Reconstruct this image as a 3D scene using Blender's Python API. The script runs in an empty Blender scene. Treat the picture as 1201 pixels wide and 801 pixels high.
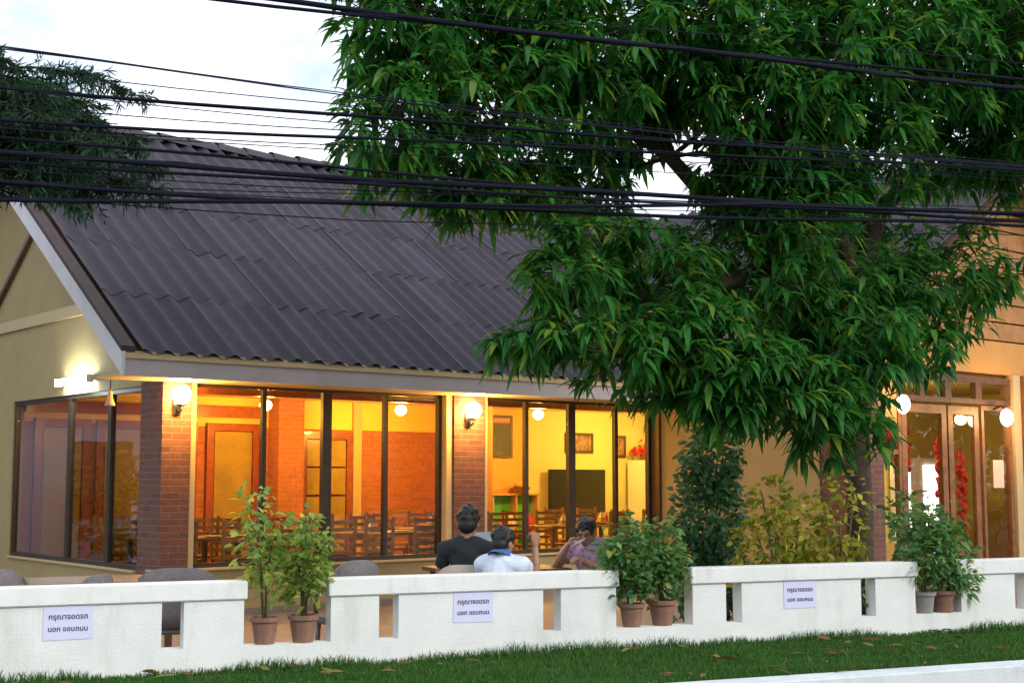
import bpy, bmesh, math, random
import numpy as np
from mathutils import Vector, Matrix, Euler
random.seed(7); RNG = np.random.default_rng(11)
R = math.radians
scene = bpy.context.scene
C = scene.collection

# ------------------------------------------------------------------ camera, sky, sun, exposure
camd = bpy.data.cameras.new('camera'); cam = bpy.data.objects.new('camera', camd); C.objects.link(cam)
cam.location = (0, 0, 1.6); cam.rotation_euler = (math.pi/2 + math.atan(162/1600), 0, 0)
camd.sensor_width = 36; camd.lens = 1600/1201*36; camd.clip_end = 2000
scene.camera = cam

world = bpy.data.worlds.new('World'); scene.world = world; world.use_nodes = True
wn = world.node_tree.nodes; wl = world.node_tree.links; wn.clear()
SUN_EL, SUN_AZ = 30, 128        # azimuth clockwise from +Y: low behind the camera, to the right
wo = wn.new('ShaderNodeOutputWorld'); wb = wn.new('ShaderNodeBackground'); sky = wn.new('ShaderNodeTexSky')
sky.sky_type = 'NISHITA'; sky.sun_disc = False
sky.sun_elevation = R(SUN_EL); sky.sun_rotation = R(SUN_AZ)
sky.air_density = 1.0; sky.dust_density = 2.0; sky.ozone_density = 1.5
tc = wn.new('ShaderNodeTexCoord'); mp = wn.new('ShaderNodeMapping'); mp.inputs['Scale'].default_value = (1.6, 1.6, 4.0)
nz = wn.new('ShaderNodeTexNoise'); nz.inputs['Scale'].default_value = 1.7; nz.inputs['Detail'].default_value = 6; nz.inputs['Roughness'].default_value = .55
cr = wn.new('ShaderNodeMapRange'); cr.inputs['From Min'].default_value = .42; cr.inputs['From Max'].default_value = .60; cr.inputs['To Min'].default_value = .30
mx = wn.new('ShaderNodeMix'); mx.data_type = 'RGBA'; mx.inputs['B'].default_value = (8.6, 9.0, 9.5, 1)
wl.new(tc.outputs['Generated'], mp.inputs['Vector']); wl.new(mp.outputs[0], nz.inputs['Vector'])
wl.new(nz.outputs['Fac'], cr.inputs['Value']); wl.new(cr.outputs[0], mx.inputs['Factor'])
wl.new(sky.outputs[0], mx.inputs['A']); wl.new(mx.outputs['Result'], wb.inputs['Color'])
wb.inputs['Strength'].default_value = .12
wl.new(wb.outputs[0], wo.inputs['Surface'])

sd = bpy.data.lights.new('sun', 'SUN'); sun = bpy.data.objects.new('sun', sd); C.objects.link(sun)
sd.energy = 1.0; sd.angle = R(20); sd.color = (1, .95, .88)
az = R(SUN_AZ); d = Vector((math.sin(az)*math.cos(R(SUN_EL)), math.cos(az)*math.cos(R(SUN_EL)), math.sin(R(SUN_EL))))
sun.rotation_euler = d.to_track_quat('Z', 'Y').to_euler()
vs = scene.view_settings; vs.view_transform = 'Standard'; vs.look = 'None'; vs.gamma = 1; vs.use_curve_mapping = False; vs.exposure = 0.75
scene.render.engine = 'CYCLES'; scene.cycles.max_bounces = 7; scene.cycles.diffuse_bounces = 3; scene.cycles.glossy_bounces = 3; scene.cycles.transparent_max_bounces = 12

# ------------------------------------------------------------------ helpers
ORD = ['topmost', 'second', 'third', 'fourth', 'fifth', 'sixth', 'seventh', 'eighth', 'ninth', 'tenth', 'eleventh', 'twelfth', 'thirteenth', 'fourteenth', 'fifteenth', 'sixteenth', 'seventeenth', 'eighteenth', 'nineteenth', 'twentieth', 'twenty-first', 'lowest']
AW = R(22.8); UW = Vector((math.cos(AW), math.sin(AW), 0)); NW = Vector((-math.sin(AW), math.cos(AW), 0)); OW = Vector((-.2744, 9.7, 0))
AB = R(39.2); UB = Vector((math.cos(AB), math.sin(AB), 0)); NB = Vector((-math.sin(AB), math.cos(AB), 0)); OB = Vector((-3.41, 14.8, 0))
def W(s, t, z=0): return OW + UW*s + NW*t + Vector((0, 0, z))     # garden-wall frame: along the wall, behind it, up
def B(a, b, z=0): return OB + UB*a + NB*b + Vector((0, 0, z))     # restaurant frame: along the front, into the building, up

class MB:
    def __init__(s, off=(0, 0, 0)): s.v = []; s.f = []; s.o = Vector(off)
    def add(s, vs, fs):
        n = len(s.v); s.v += [tuple(Vector(p) - s.o) for p in vs]; s.f += [tuple(i+n for i in f) for f in fs]; return s
    def box(s, x0, x1, y0, y1, z0, z1):
        return s.add([(x0,y0,z0),(x1,y0,z0),(x1,y1,z0),(x0,y1,z0),(x0,y0,z1),(x1,y0,z1),(x1,y1,z1),(x0,y1,z1)],
                     [(0,3,2,1),(4,5,6,7),(0,1,5,4),(1,2,6,5),(2,3,7,6),(3,0,4,7)])
    def bar(s, p, q, w, h, up=(0, 0, 1)):
        p, q = Vector(p), Vector(q); d = (q-p).normalized(); r = d.cross(Vector(up)).normalized()*w/2; u = r.cross(d).normalized()*h/2
        return s.add([p-r-u,p+r-u,p+r+u,p-r+u,q-r-u,q+r-u,q+r+u,q-r+u], [(0,3,2,1),(4,5,6,7),(0,1,5,4),(1,2,6,5),(2,3,7,6),(3,0,4,7)])
    def tube(s, pts, rad, n=8, caps=True):
        pts = [Vector(p) for p in pts]; rad = rad if isinstance(rad, (list, tuple)) else [rad]*len(pts)
        vs = []; ref = Vector((.31, .77, .55))
        for i, p in enumerate(pts):
            d = (pts[min(i+1, len(pts)-1)] - pts[max(i-1, 0)]).normalized()
            if abs(d.dot(ref)) > .95: ref = Vector((.9, -.2, .3))
            a = d.cross(ref).normalized(); b = d.cross(a)
            for k in range(n):
                t = 2*math.pi*k/n; vs.append(p + (a*math.cos(t) + b*math.sin(t))*rad[i])
        fs = [(i*n+k, i*n+(k+1) % n, (i+1)*n+(k+1) % n, (i+1)*n+k) for i in range(len(pts)-1) for k in range(n)]
        if caps: fs += [tuple(range(n-1, -1, -1)), tuple((len(pts)-1)*n+k for k in range(n))]
        return s.add(vs, fs)
    def lathe(s, prof, c=(0, 0, 0), n=20):
        c = Vector(c); vs = []
        for r, z in prof: vs += [c + Vector((r*math.cos(2*math.pi*k/n), r*math.sin(2*math.pi*k/n), z)) for k in range(n)]
        fs = [(i*n+k, i*n+(k+1) % n, (i+1)*n+(k+1) % n, (i+1)*n+k) for i in range(len(prof)-1) for k in range(n)]
        fs += [tuple(range(n-1, -1, -1)), tuple((len(prof)-1)*n+k for k in range(n))]
        return s.add(vs, fs)
    def ball(s, c, r, n=12, m=8):
        c = Vector(c); rx, ry, rz = r if isinstance(r, (tuple, list)) else (r, r, r)
        vs = [c + Vector((0, 0, -rz))]; fs = []
        for i in range(1, m):
            t = -math.pi/2 + math.pi*i/m
            vs += [c + Vector((rx*math.cos(t)*math.cos(2*math.pi*k/n), ry*math.cos(t)*math.sin(2*math.pi*k/n), rz*math.sin(t))) for k in range(n)]
        vs.append(c + Vector((0, 0, rz))); L = len(vs)-1
        for k in range(n):
            fs.append((0, 1+(k+1) % n, 1+k)); fs.append((L, L-n+k, L-n+(k+1) % n))
            for i in range(m-2): fs.append((1+i*n+k, 1+i*n+(k+1) % n, 1+(i+1)*n+(k+1) % n, 1+(i+1)*n+k))
        return s.add(vs, fs)
    def mesh(s, name, m=None, smooth=False, bevel=0):
        me = bpy.data.meshes.new(name); me.from_pydata(s.v, [], s.f)
        if bevel:
            bm = bmesh.new(); bm.from_mesh(me); bmesh.ops.bevel(bm, geom=bm.edges[:], offset=bevel, segments=2, affect='EDGES', clamp_overlap=True); bm.to_mesh(me); bm.free()
        if m: me.materials.append(m)
        if smooth: me.polygons.foreach_set('use_smooth', [True]*len(me.polygons))
        me.update(); return me
    def build(s, name, m=None, parent=None, smooth=False, bevel=0, **kw):
        return link(name, s.mesh(name, m, smooth, bevel), parent, **kw)
def link(name, me, parent=None, loc=None, rot=None):
    o = bpy.data.objects.new(name, me); C.objects.link(o); o.parent = parent
    if loc is not None: o.location = loc
    if rot is not None: o.rotation_euler = rot
    return o
def tag(o, label=None, cat=None, group=None, kind=None):
    if label: o['label'] = label
    if cat: o['category'] = cat
    if group: o['group'] = group
    if kind: o['kind'] = kind
    return o
def thing(name, label, cat, loc=(0, 0, 0), rz=0, group=None):
    o = bpy.data.objects.new(name, None); C.objects.link(o); o.location = loc; o.rotation_euler = (0, 0, rz); o.empty_display_size = .1
    return tag(o, label, cat, group)
def copy_tree(o, parent=None, loc=None, rz=None):
    c = o.copy(); C.objects.link(c); c.parent = parent
    if loc is not None: c.location = loc
    if rz is not None: c.rotation_euler = (0, 0, rz)
    for ch in list(KIDS(o)): copy_tree(ch, c)
    return c
def KIDS(o): return [x for x in C.objects if x.parent == o]

# ------------------------------------------------------------------ materials
MATS = {}
def mat(name, col, rough=.6, var=.12, scale=6, bump=.0, bscale=60, metal=0, spec=.5, sheen=0, dirt=None, coat=0):
    m = bpy.data.materials.new(name); m.use_nodes = True; nt = m.node_tree; n = nt.nodes; l = nt.links
    p = n['Principled BSDF']; p.inputs['Roughness'].default_value = rough; p.inputs['Metallic'].default_value = metal
    p.inputs['Specular IOR Level'].default_value = spec; p.inputs['Coat Weight'].default_value = coat
    t = n.new('ShaderNodeTexCoord')
    nz = n.new('ShaderNodeTexNoise'); nz.inputs['Scale'].default_value = scale; nz.inputs['Detail'].default_value = 6; nz.inputs['Roughness'].default_value = .6
    l.new(t.outputs['Object'], nz.inputs['Vector'])
    mx = n.new('ShaderNodeMix'); mx.data_type = 'RGBA'
    mx.inputs['A'].default_value = tuple(c*(1-var) for c in col[:3]) + (1,); mx.inputs['B'].default_value = tuple(min(1, c*(1+var)) for c in col[:3]) + (1,)
    mr = n.new('ShaderNodeMapRange'); mr.inputs['From Min'].default_value = .3; mr.inputs['From Max'].default_value = .7
    l.new(nz.outputs['Fac'], mr.inputs['Value']); l.new(mr.outputs[0], mx.inputs['Factor'])
    out = mx.outputs['Result']
    if dirt:   # weather stains with a shape of their own
        dcol, amt, dscale = dirt
        n2 = n.new('ShaderNodeTexNoise'); n2.inputs['Scale'].default_value = dscale; n2.inputs['Detail'].default_value = 8; n2.inputs['Roughness'].default_value = .7
        mpn = n.new('ShaderNodeMapping'); mpn.inputs['Scale'].default_value = (1, 1, .25); l.new(t.outputs['Object'], mpn.inputs['Vector']); l.new(mpn.outputs[0], n2.inputs['Vector'])
        m2 = n.new('ShaderNodeMapRange'); m2.inputs['From Min'].default_value = .52; m2.inputs['From Max'].default_value = .75; m2.inputs['To Max'].default_value = amt
        l.new(n2.outputs['Fac'], m2.inputs['Value'])
        x2 = n.new('ShaderNodeMix'); x2.data_type = 'RGBA'; x2.inputs['B'].default_value = tuple(dcol) + (1,)
        l.new(m2.outputs[0], x2.inputs['Factor']); l.new(out, x2.inputs['A']); out = x2.outputs['Result']
    l.new(out, p.inputs['Base Color'])
    if bump:
        b = n.new('ShaderNodeBump'); b.inputs['Strength'].default_value = bump; b.inputs['Distance'].default_value = .01
        n3 = n.new('ShaderNodeTexNoise'); n3.inputs['Scale'].default_value = bscale; n3.inputs['Detail'].default_value = 4
        l.new(t.outputs['Object'], n3.inputs['Vector']); l.new(n3.outputs['Fac'], b.inputs['Height']); l.new(b.outputs[0], p.inputs['Normal'])
    MATS[name] = m; return m
def leafmat(name, c1, c2, trans=.35, rough=.45, c3=None, hue=.0):
    m = bpy.data.materials.new(name); m.use_nodes = True; n = m.node_tree.nodes; l = m.node_tree.links
    p = n['Principled BSDF']; p.inputs['Roughness'].default_value = rough; p.inputs['Specular IOR Level'].default_value = .3
    g = n.new('ShaderNodeNewGeometry'); r = n.new('ShaderNodeValToRGB'); oi = n.new('ShaderNodeObjectInfo')
    ad = n.new('ShaderNodeMath'); ad.operation = 'ADD'; fr = n.new('ShaderNodeMath'); fr.operation = 'FRACT'
    l.new(g.outputs['Random Per Island'], ad.inputs[0]); l.new(oi.outputs['Random'], ad.inputs[1]); l.new(ad.outputs[0], fr.inputs[0])
    r.color_ramp.elements[0].color = tuple(c1) + (1,); r.color_ramp.elements[1].color = tuple(c2) + (1,)
    r.color_ramp.elements[1].position = .86
    if c3: e = r.color_ramp.elements.new(.97); e.color = tuple(c3) + (1,)
    l.new(fr.outputs[0], r.inputs['Fac']); l.new(r.outputs['Color'], p.inputs['Base Color'])
    t = n.new('ShaderNodeBsdfTranslucent'); mx = n.new('ShaderNodeMixShader'); mx.inputs[0].default_value = trans
    gn = n.new('ShaderNodeMix'); gn.data_type = 'RGBA'; gn.blend_type = 'MULTIPLY'; gn.inputs['Factor'].default_value = 1; gn.inputs['B'].default_value = (1.6, 1.35, .9, 1); l.new(r.outputs['Color'], gn.inputs['A']); l.new(gn.outputs['Result'], t.inputs['Color']); l.new(p.outputs[0], mx.inputs[1]); l.new(t.outputs[0], mx.inputs[2]); l.new(mx.outputs[0], n['Material Output'].inputs['Surface'])
    MATS[name] = m; return m
def emit(name, col, strength):
    m = bpy.data.materials.new(name); m.use_nodes = True; n = m.node_tree.nodes
    p = n['Principled BSDF']; p.inputs['Base Color'].default_value = tuple(col) + (1,); p.inputs['Emission Color'].default_value = tuple(col) + (1,); p.inputs['Emission Strength'].default_value = strength
    MATS[name] = m; return m
def brick(name, c1, c2, mortar, bw=.22, rh=.07):
    m = bpy.data.materials.new(name); m.use_nodes = True; n = m.node_tree.nodes; l = m.node_tree.links; p = n['Principled BSDF']; p.inputs['Roughness'].default_value = .85
    t = n.new('ShaderNodeTexCoord'); sp = n.new('ShaderNodeSeparateXYZ'); ad = n.new('ShaderNodeMath'); cb = n.new('ShaderNodeCombineXYZ')
    l.new(t.outputs['Object'], sp.inputs[0]); l.new(sp.outputs['X'], ad.inputs[0]); l.new(sp.outputs['Y'], ad.inputs[1]); l.new(ad.outputs[0], cb.inputs['X']); l.new(sp.outputs['Z'], cb.inputs['Y'])
    b = n.new('ShaderNodeTexBrick'); b.inputs['Scale'].default_value = 1; b.inputs['Brick Width'].default_value = bw; b.inputs['Row Height'].default_value = rh
    b.inputs['Mortar Size'].default_value = .008; b.inputs['Mortar Smooth'].default_value = .3; b.inputs['Bias'].default_value = -.2
    b.inputs['Color1'].default_value = tuple(c1)+(1,); b.inputs['Color2'].default_value = tuple(c2)+(1,); b.inputs['Mortar'].default_value = tuple(mortar)+(1,)
    nz = n.new('ShaderNodeTexNoise'); nz.inputs['Scale'].default_value = 25; nz.inputs['Detail'].default_value = 5; l.new(t.outputs['Object'], nz.inputs['Vector'])
    mx = n.new('ShaderNodeMix'); mx.data_type = 'RGBA'; mx.blend_type = 'MULTIPLY'; mx.inputs['Factor'].default_value = .55
    rr = n.new('ShaderNodeMapRange'); rr.inputs['From Min'].default_value = .25; rr.inputs['From Max'].default_value = .7; rr.inputs['To Min'].default_value = .45; l.new(nz.outputs['Fac'], rr.inputs['Value'])
    l.new(cb.outputs[0], b.inputs['Vector']); l.new(b.outputs['Color'], mx.inputs['A']); l.new(rr.outputs[0], mx.inputs['B']); l.new(mx.outputs['Result'], p.inputs['Base Color'])
    bp = n.new('ShaderNodeBump'); bp.inputs['Strength'].default_value = .7; bp.inputs['Distance'].default_value = .01; bp.invert = True; l.new(b.outputs['Fac'], bp.inputs['Height']); l.new(bp.outputs[0], p.inputs['Normal'])
    MATS[name] = m; return m
def glass(name, tint=(.93, .95, .94), refl=1.0):
    m = bpy.data.materials.new(name); m.use_nodes = True; n = m.node_tree.nodes; l = m.node_tree.links; n.remove(n['Principled BSDF'])
    tr = n.new('ShaderNodeBsdfTransparent'); tr.inputs[0].default_value = tuple(tint)+(1,); gl = n.new('ShaderNodeBsdfGlossy'); gl.inputs['Roughness'].default_value = .015
    lw = n.new('ShaderNodeLayerWeight'); pw = n.new('ShaderNodeMath'); pw.operation = 'POWER'; pw.inputs[1].default_value = 4; l.new(lw.outputs['Facing'], pw.inputs[0])
    fr = n.new('ShaderNodeMath'); fr.operation = 'MULTIPLY_ADD'; fr.inputs[1].default_value = .9; fr.inputs[2].default_value = .05; l.new(pw.outputs[0], fr.inputs[0])
    ge = n.new('ShaderNodeNewGeometry'); mb_ = n.new('ShaderNodeMath'); mb_.operation = 'SUBTRACT'; mb_.inputs[0].default_value = refl; l.new(ge.outputs['Backfacing'], mb_.inputs[1])
    mu = n.new('ShaderNodeMath'); mu.operation = 'MULTIPLY'; mu.use_clamp = True; l.new(mb_.outputs[0], mu.inputs[1])
    nz = n.new('ShaderNodeTexNoise'); nz.inputs['Scale'].default_value = 1.3; tc = n.new('ShaderNodeTexCoord'); l.new(tc.outputs['Object'], nz.inputs['Vector'])
    bp = n.new('ShaderNodeBump'); bp.inputs['Strength'].default_value = .06; bp.inputs['Distance'].default_value = .05; l.new(nz.outputs['Fac'], bp.inputs['Height']); l.new(bp.outputs[0], gl.inputs['Normal'])
    mx = n.new('ShaderNodeMixShader'); l.new(fr.outputs[0], mu.inputs[0]); l.new(mu.outputs[0], mx.inputs[0]); l.new(tr.outputs[0], mx.inputs[1]); l.new(gl.outputs[0], mx.inputs[2]); l.new(mx.outputs[0], n['Material Output'].inputs['Surface'])
    MATS[name] = m; return m

white_paint = mat('white_paint', (.72, .745, .735), .7, .06, 3, .3, 60, dirt=((.36, .36, .30), .42, 3.0))
coping_paint = mat('coping_paint', (.74, .765, .755), .65, .05, 4, .2, 90, dirt=((.3, .3, .25), .42, 4.5))
kerb_paint = mat('kerb_paint', (.64, .69, .71), .75, .1, 5, .3, 60, dirt=((.3, .3, .27), .45, 2.5))
asphalt = mat('asphalt', (.05, .05, .052), .9, .25, 8, .5, 200)
soil = mat('soil', (.06, .05, .025), .95, .3, 20, .5, 80)
turf = mat('turf', (.014, .05, .010), .95, .4, 14, .6, 60)
tilefloor = mat('patio_tile', (.20, .16, .13), .6, .15, 5)
cream = mat('cream_plaster', (.36, .275, .125), .75, .06, 3, .15, 70, dirt=((.20, .15, .07), .25, 2))
cream_trim = mat('cream_trim', (.50, .38, .20), .6, .05, 4)
fascia_m = mat('fascia_paint', (.42, .37, .36), .6, .06, 3, .1, 40, dirt=((.27, .22, .2), .4, 3))
barge_m = mat('barge_paint', (.60, .58, .60), .6, .06, 3, dirt=((.33, .30, .28), .3, 3))
soffit_m = mat('soffit_board', (.22, .13, .08), .7, .12, 4)
yellow_wall = mat('yellow_plaster', (.80, .58, .12), .75, .05, 3)
orange_wall = mat('orange_plaster', (.75, .40, .10), .75, .06, 3)
pale_yellow = mat('pale_yellow_plaster', (.66, .58, .24), .75, .05, 3)
ceil_m = mat('ceiling_board', (.72, .55, .26), .8, .05, 3)
dark_frame = mat('dark_window_frame', (.035, .026, .018), .4, .25, 8)
wood_red = mat('red_wood', (.26, .065, .022), .35, .3, 9, coat=.3)
wood_brown = mat('brown_wood', (.20, .085, .03), .5, .35, 10)
wood_dark = mat('dark_wood', (.09, .042, .02), .45, .35, 10)
wood_pale = mat('pale_wood', (.55, .36, .17), .5, .2, 10)
brick_ext = brick('pier_brick', (.19, .07, .05), (.125, .05, .042), (.17, .12, .10))
brick_int = brick('room_brick', (.50, .16, .055), (.40, .12, .045), (.40, .22, .11))
roof_m = mat('roof_sheet', (.036, .028, .042), .62, .3, 3.5, .2, 70, spec=.3, dirt=((.013, .012, .014), .75, 3.2))
def per_object(m, lo, hi):
    n = m.node_tree.nodes; l = m.node_tree.links; p = n['Principled BSDF']; src = p.inputs['Base Color'].links[0].from_socket; oi = n.new('ShaderNodeObjectInfo'); mr = n.new('ShaderNodeMapRange'); mr.inputs['To Min'].default_value = lo; mr.inputs['To Max'].default_value = hi
    x = n.new('ShaderNodeMix'); x.data_type = 'RGBA'; x.blend_type = 'MULTIPLY'; x.inputs['Factor'].default_value = 1; l.new(oi.outputs['Random'], mr.inputs['Value']); l.new(mr.outputs[0], x.inputs['B']); l.new(src, x.inputs['A']); l.new(x.outputs['Result'], p.inputs['Base Color'])
per_object(roof_m, .72, 1.28)
ridge_m = mat('ridge_tile', (.035, .028, .04), .7, .25, 6, dirt=((.03, .03, .028), .6, 7))
verge_m = mat('verge_tile', (.035, .016, .016), .7, .25, 6)
deck_m = mat('roof_deck', (.10, .07, .05), .8, .2, 6)
pane_m = glass('window_glass', refl=1.25)
wire_m = mat('cable_rubber', (.005, .006, .014), .85, .1, 5, spec=.15)
wire_g = mat('cable_grey', (.010, .011, .022), .85, .1, 5, spec=.15)
terracotta = mat('terracotta', (.25, .13, .09), .85, .25, 8, .2, 60, dirt=((.36, .30, .26), .5, 14))
grey_pot = mat('grey_pot', (.27, .25, .24), .8, .15, 8, .2, 60, dirt=((.4, .38, .36), .4, 14))
bark = mat('bark', (.060, .038, .026), .95, .45, 12, 1.0, 22, dirt=((.10, .09, .075), .6, 7))
bark_s = mat('green_stem', (.10, .09, .04), .8, .2, 12)
rattan = mat('grey_rattan', (.15, .135, .145), .7, .2, 40, .5, 120)
plastic_cream = mat('cream_chair_plastic', (.50, .42, .34), .5, .08, 6)
metal_d = mat('dark_metal', (.03, .026, .022), .35, .15, 8, metal=.6)
paper = mat('paper', (.62, .64, .86), .8, .03, 9)
ink = mat('ink', (.05, .05, .09), .8, .05, 9)
cloth_w = mat('white_cloth', (.72, .66, .52), .8, .05, 9)
china = mat('white_china', (.80, .76, .66), .25, .03, 9)
green_paint = mat('green_shelf_paint', (.10, .50, .03), .5, .1, 6)
tv_m = mat('tv_screen', (.012, .016, .012), .15, .1, 4)
pic_m = mat('picture_print', (.30, .16, .10), .5, .7, 12)
red_cloth = mat('red_cloth', (.55, .012, .012), .7, .3, 12)
pink_paper = mat('pink_paper', (.75, .45, .33), .8, .05, 9)
skin_m = mat('skin', (.36, .19, .115), .5, .08, 14)
hair_m = mat('black_hair', (.008, .007, .008), .4, .3, 60, .4, 160)
shirt_black = mat('charcoal_cotton', (.016, .020, .026), .9, .2, 14, .4, 60)
shirt_white = mat('pale_blue_cotton', (.66, .76, .90), .85, .06, 10, .4, 50)
shirt_blue = mat('blue_collar', (.05, .16, .42), .85, .1, 14)
denim = mat('denim', (.03, .04, .08), .9, .2, 20)
def floral(name):
    m = mat(name, (.52, .33, .47), .85, .08, 10, .4, 50); n = m.node_tree.nodes; l = m.node_tree.links; p = n['Principled BSDF']
    src = p.inputs['Base Color'].links[0].from_socket; v = n.new('ShaderNodeTexVoronoi'); v.inputs['Scale'].default_value = 26; t = n.new('ShaderNodeTexCoord'); l.new(t.outputs['Object'], v.inputs['Vector'])
    q = n.new('ShaderNodeMapRange'); q.inputs['From Min'].default_value = .28; q.inputs['From Max'].default_value = .36; q.inputs['To Min'].default_value = .8; q.inputs['To Max'].default_value = 0; l.new(v.outputs['Distance'], q.inputs['Value'])
    x = n.new('ShaderNodeMix'); x.data_type = 'RGBA'; x.inputs['B'].default_value = (.20, .15, .24, 1); l.new(q.outputs[0], x.inputs['Factor']); l.new(src, x.inputs['A']); l.new(x.outputs['Result'], p.inputs['Base Color']); return m
shirt_pink = floral('pink_floral_cotton')
gable_m = mat('gable_timber', (.36, .165, .05), .6, .25, 5, .2, 40)
ochre_wall = mat('ochre_plaster', (.50, .25, .065), .75, .08, 3)
leaf_mango = leafmat('mango_leaf', (.012, .085, .018), (.055, .230, .042), .48, .38, (.17, .28, .035))
leaf_pine = leafmat('feathery_leaf', (.008, .032, .022), (.03, .08, .035), .3, .5)
leaf_pot = leafmat('potted_leaf', (.09, .21, .04), (.32, .45, .12), .48, .5, (.6, .55, .1))
leaf_dark = leafmat('hedge_leaf', (.025, .10, .045), (.11, .25, .12), .35, .42, (.10, .2, .09))
leaf_yel = leafmat('variegated_leaf', (.09, .16, .015), (.42, .42, .06), .4, .45, (.60, .56, .12))
leaf_frangi = leafmat('broad_leaf', (.018, .075, .018), (.06, .16, .04), .4, .42, (.14, .2, .04))
grass_m = leafmat('grass_blade', (.022, .095, .014), (.055, .165, .028), .38, .6, (.13, .15, .04))
bulb_warm = emit('warm_bulb', (1, .66, .26), 55)
bulb_white = emit('white_globe', (1, .90, .72), 7)
tube_white = emit('fluorescent_tube', (.92, 1, .95), 30)
bulb_in = emit('room_bulb', (1, .78, .38), 10)
fridge_glow = emit('lit_cabinet', (1, .97, .9), 1.7)

# ------------------------------------------------------------------ the ground
g = MB().add([(-300,-300,0),(300,-300,0),(300,400,0),(-300,400,0)], [(0,1,2,3)]).build('road', asphalt); tag(g, kind='structure')
S0, S1 = -8.0, 12.0
def wmesh(): return MB()
wroot = lambda name, bm, m, **k: bm.build(name, m, None, loc=OW, rot=(0, 0, AW), **k)
o = wroot('patio_floor', MB().box(S0, 16, .1, 30, .004, .12), tilefloor); tag(o, kind='structure')
o = wroot('lawn_bed', MB().box(S0, S1, -1.6, .02, .01, .352), turf); tag(o, kind='structure')
o = wroot('kerb', MB().box(S0, S1, -1.80, -1.6, .0, .372), kerb_paint, bevel=.012); tag(o, kind='structure')
def blades(n, s0, s1, t0, t1, z, h0, h1, w):
    s = RNG.uniform(s0, s1, n); t = RNG.uniform(t0, t1, n); a = RNG.uniform(0, 2*math.pi, n); lean = RNG.uniform(0, .9, n); la = RNG.uniform(0, 2*math.pi, n)
    patch = .75 + .30*np.sin(s*2.1+np.sin(t*3)) * np.sin(s*.9+t*2.2+1) + .22*np.sin(s*7.3+t*5)*np.sin(s*3.1-t*9)
    h = RNG.uniform(h0, h1, n)*patch
    dx = np.cos(a)*w/2; dy = np.sin(a)*w/2; lx = np.cos(la)*lean*h; ly = np.sin(la)*lean*h
    v = np.zeros((n, 5, 3)); zz = np.full(n, z)
    v[:,0] = np.stack([s-dx, t-dy, zz], 1); v[:,1] = np.stack([s+dx, t+dy, zz], 1)
    v[:,2] = np.stack([s+dx*.8+lx*.4, t+dy*.8+ly*.4, zz+h*.6], 1); v[:,3] = np.stack([s-dx*.8+lx*.4, t-dy*.8+ly*.4, zz+h*.6], 1)
    v[:,4] = np.stack([s+lx, t+ly, zz+h], 1)
    i = np.arange(n)[:,None]*5
    return v.reshape(-1, 3), (i+np.array([[0,1,2,3]])), (i+np.array([[3,2,4]]))
v, q, t3 = blades(105000, -4.2, 6.4, -1.6, -.01, .35, .02, .062, .007)
v2, q2, t4 = blades(5000, -4.2, 6.4, -.07, -.003, .35, .05, .13, .007); v3, q3, t5 = blades(1500, -4.2, 6.4, -1.62, -.1, .35, .06, .12, .008)
n1 = len(v); n2 = n1+len(v2); me = bpy.data.meshes.new('grass'); me.from_pydata(v.tolist()+v2.tolist()+v3.tolist(), [], q.tolist()+t3.tolist()+(q2+n1).tolist()+(t4+n1).tolist()+(q3+n2).tolist()+(t5+n2).tolist()); me.materials.append(grass_m)
o = link('grass', me, loc=OW, rot=(0, 0, AW)); tag(o, 'dark green mown grass strip between white wall and kerb', 'grass', kind='stuff')

# ------------------------------------------------------------------ white garden wall
gw = thing('garden_wall', 'low white painted masonry wall with coping, slots and stepped-down gaps', 'wall', W(0, 0), AW)
MB().box(S0, S1, 0, .13, .05, .52).build('base_course', white_paint, gw)
secs = [(S0, -7.05, []), (-6.50, -4.32, [-6.05, -4.83]), (-3.77, -1.59, [-3.35, -2.066]), (-1.04, 1.143, [-.615, .61]), (1.752, 3.855, [2.13, 3.375]), (4.285, 6.47, [4.94, 6.0]), (7.05, 9.2, [7.5, 8.7]), (9.75, S1, [])]
for (a, b, sl) in secs:
    xs = [a+.018] + [x for c in sl for x in (c-.07, c+.07)] + [b-.018]
    for k in range(0, len(xs), 2): MB().box(xs[k], xs[k+1], .0, .13, .52, .822).build('wall_panel', white_paint, gw)
    MB().box(a, b, -.02, .15, .822, .94).build('coping', coping_paint, gw, bevel=.006)

# paper notices
def text_mesh(body, size, m):
    cu = bpy.data.curves.new('lettering', 'FONT'); cu.body = body; cu.size = size; cu.align_x = 'CENTER'; cu.extrude = .0004; cu.offset = .0008
    ob = bpy.data.objects.new('tmp', cu); C.objects.link(ob); dg = bpy.context.evaluated_depsgraph_get()
    me = bpy.data.meshes.new_from_object(ob.evaluated_get(dg)); bpy.data.objects.remove(ob); me.materials.clear(); me.materials.append(m); return me
l1 = text_mesh('กรุณาจอดรถ', .046, ink); l2 = text_mesh('นอก ขอบถนน', .043, ink)
for s, lab, tilt in [(-2.708, 'white paper notice with two dark text lines, leftmost of the three on the wall', -.01), (.002, 'white paper notice with lettering on the wall in front of the seated diners', .012), (2.726, 'white paper notice with two lines of lettering, on the wall below the yellow-green bush', -.006)]:
    p = thing('paper_notice', lab, 'notice', W(s, -.002, .715), AW, 'paper notices on the white wall')
    MB().box(-.1485, .1485, -.002, 0, -.105, .1).build('sheet', paper, p, rot=(0, tilt, 0))
    link('lettering', l1, p, (0, -.0035, .022), (R(90), 0, 0)); link('lettering', l2, p, (0, -.0035, -.052), (R(90), 0, 0))

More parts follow.
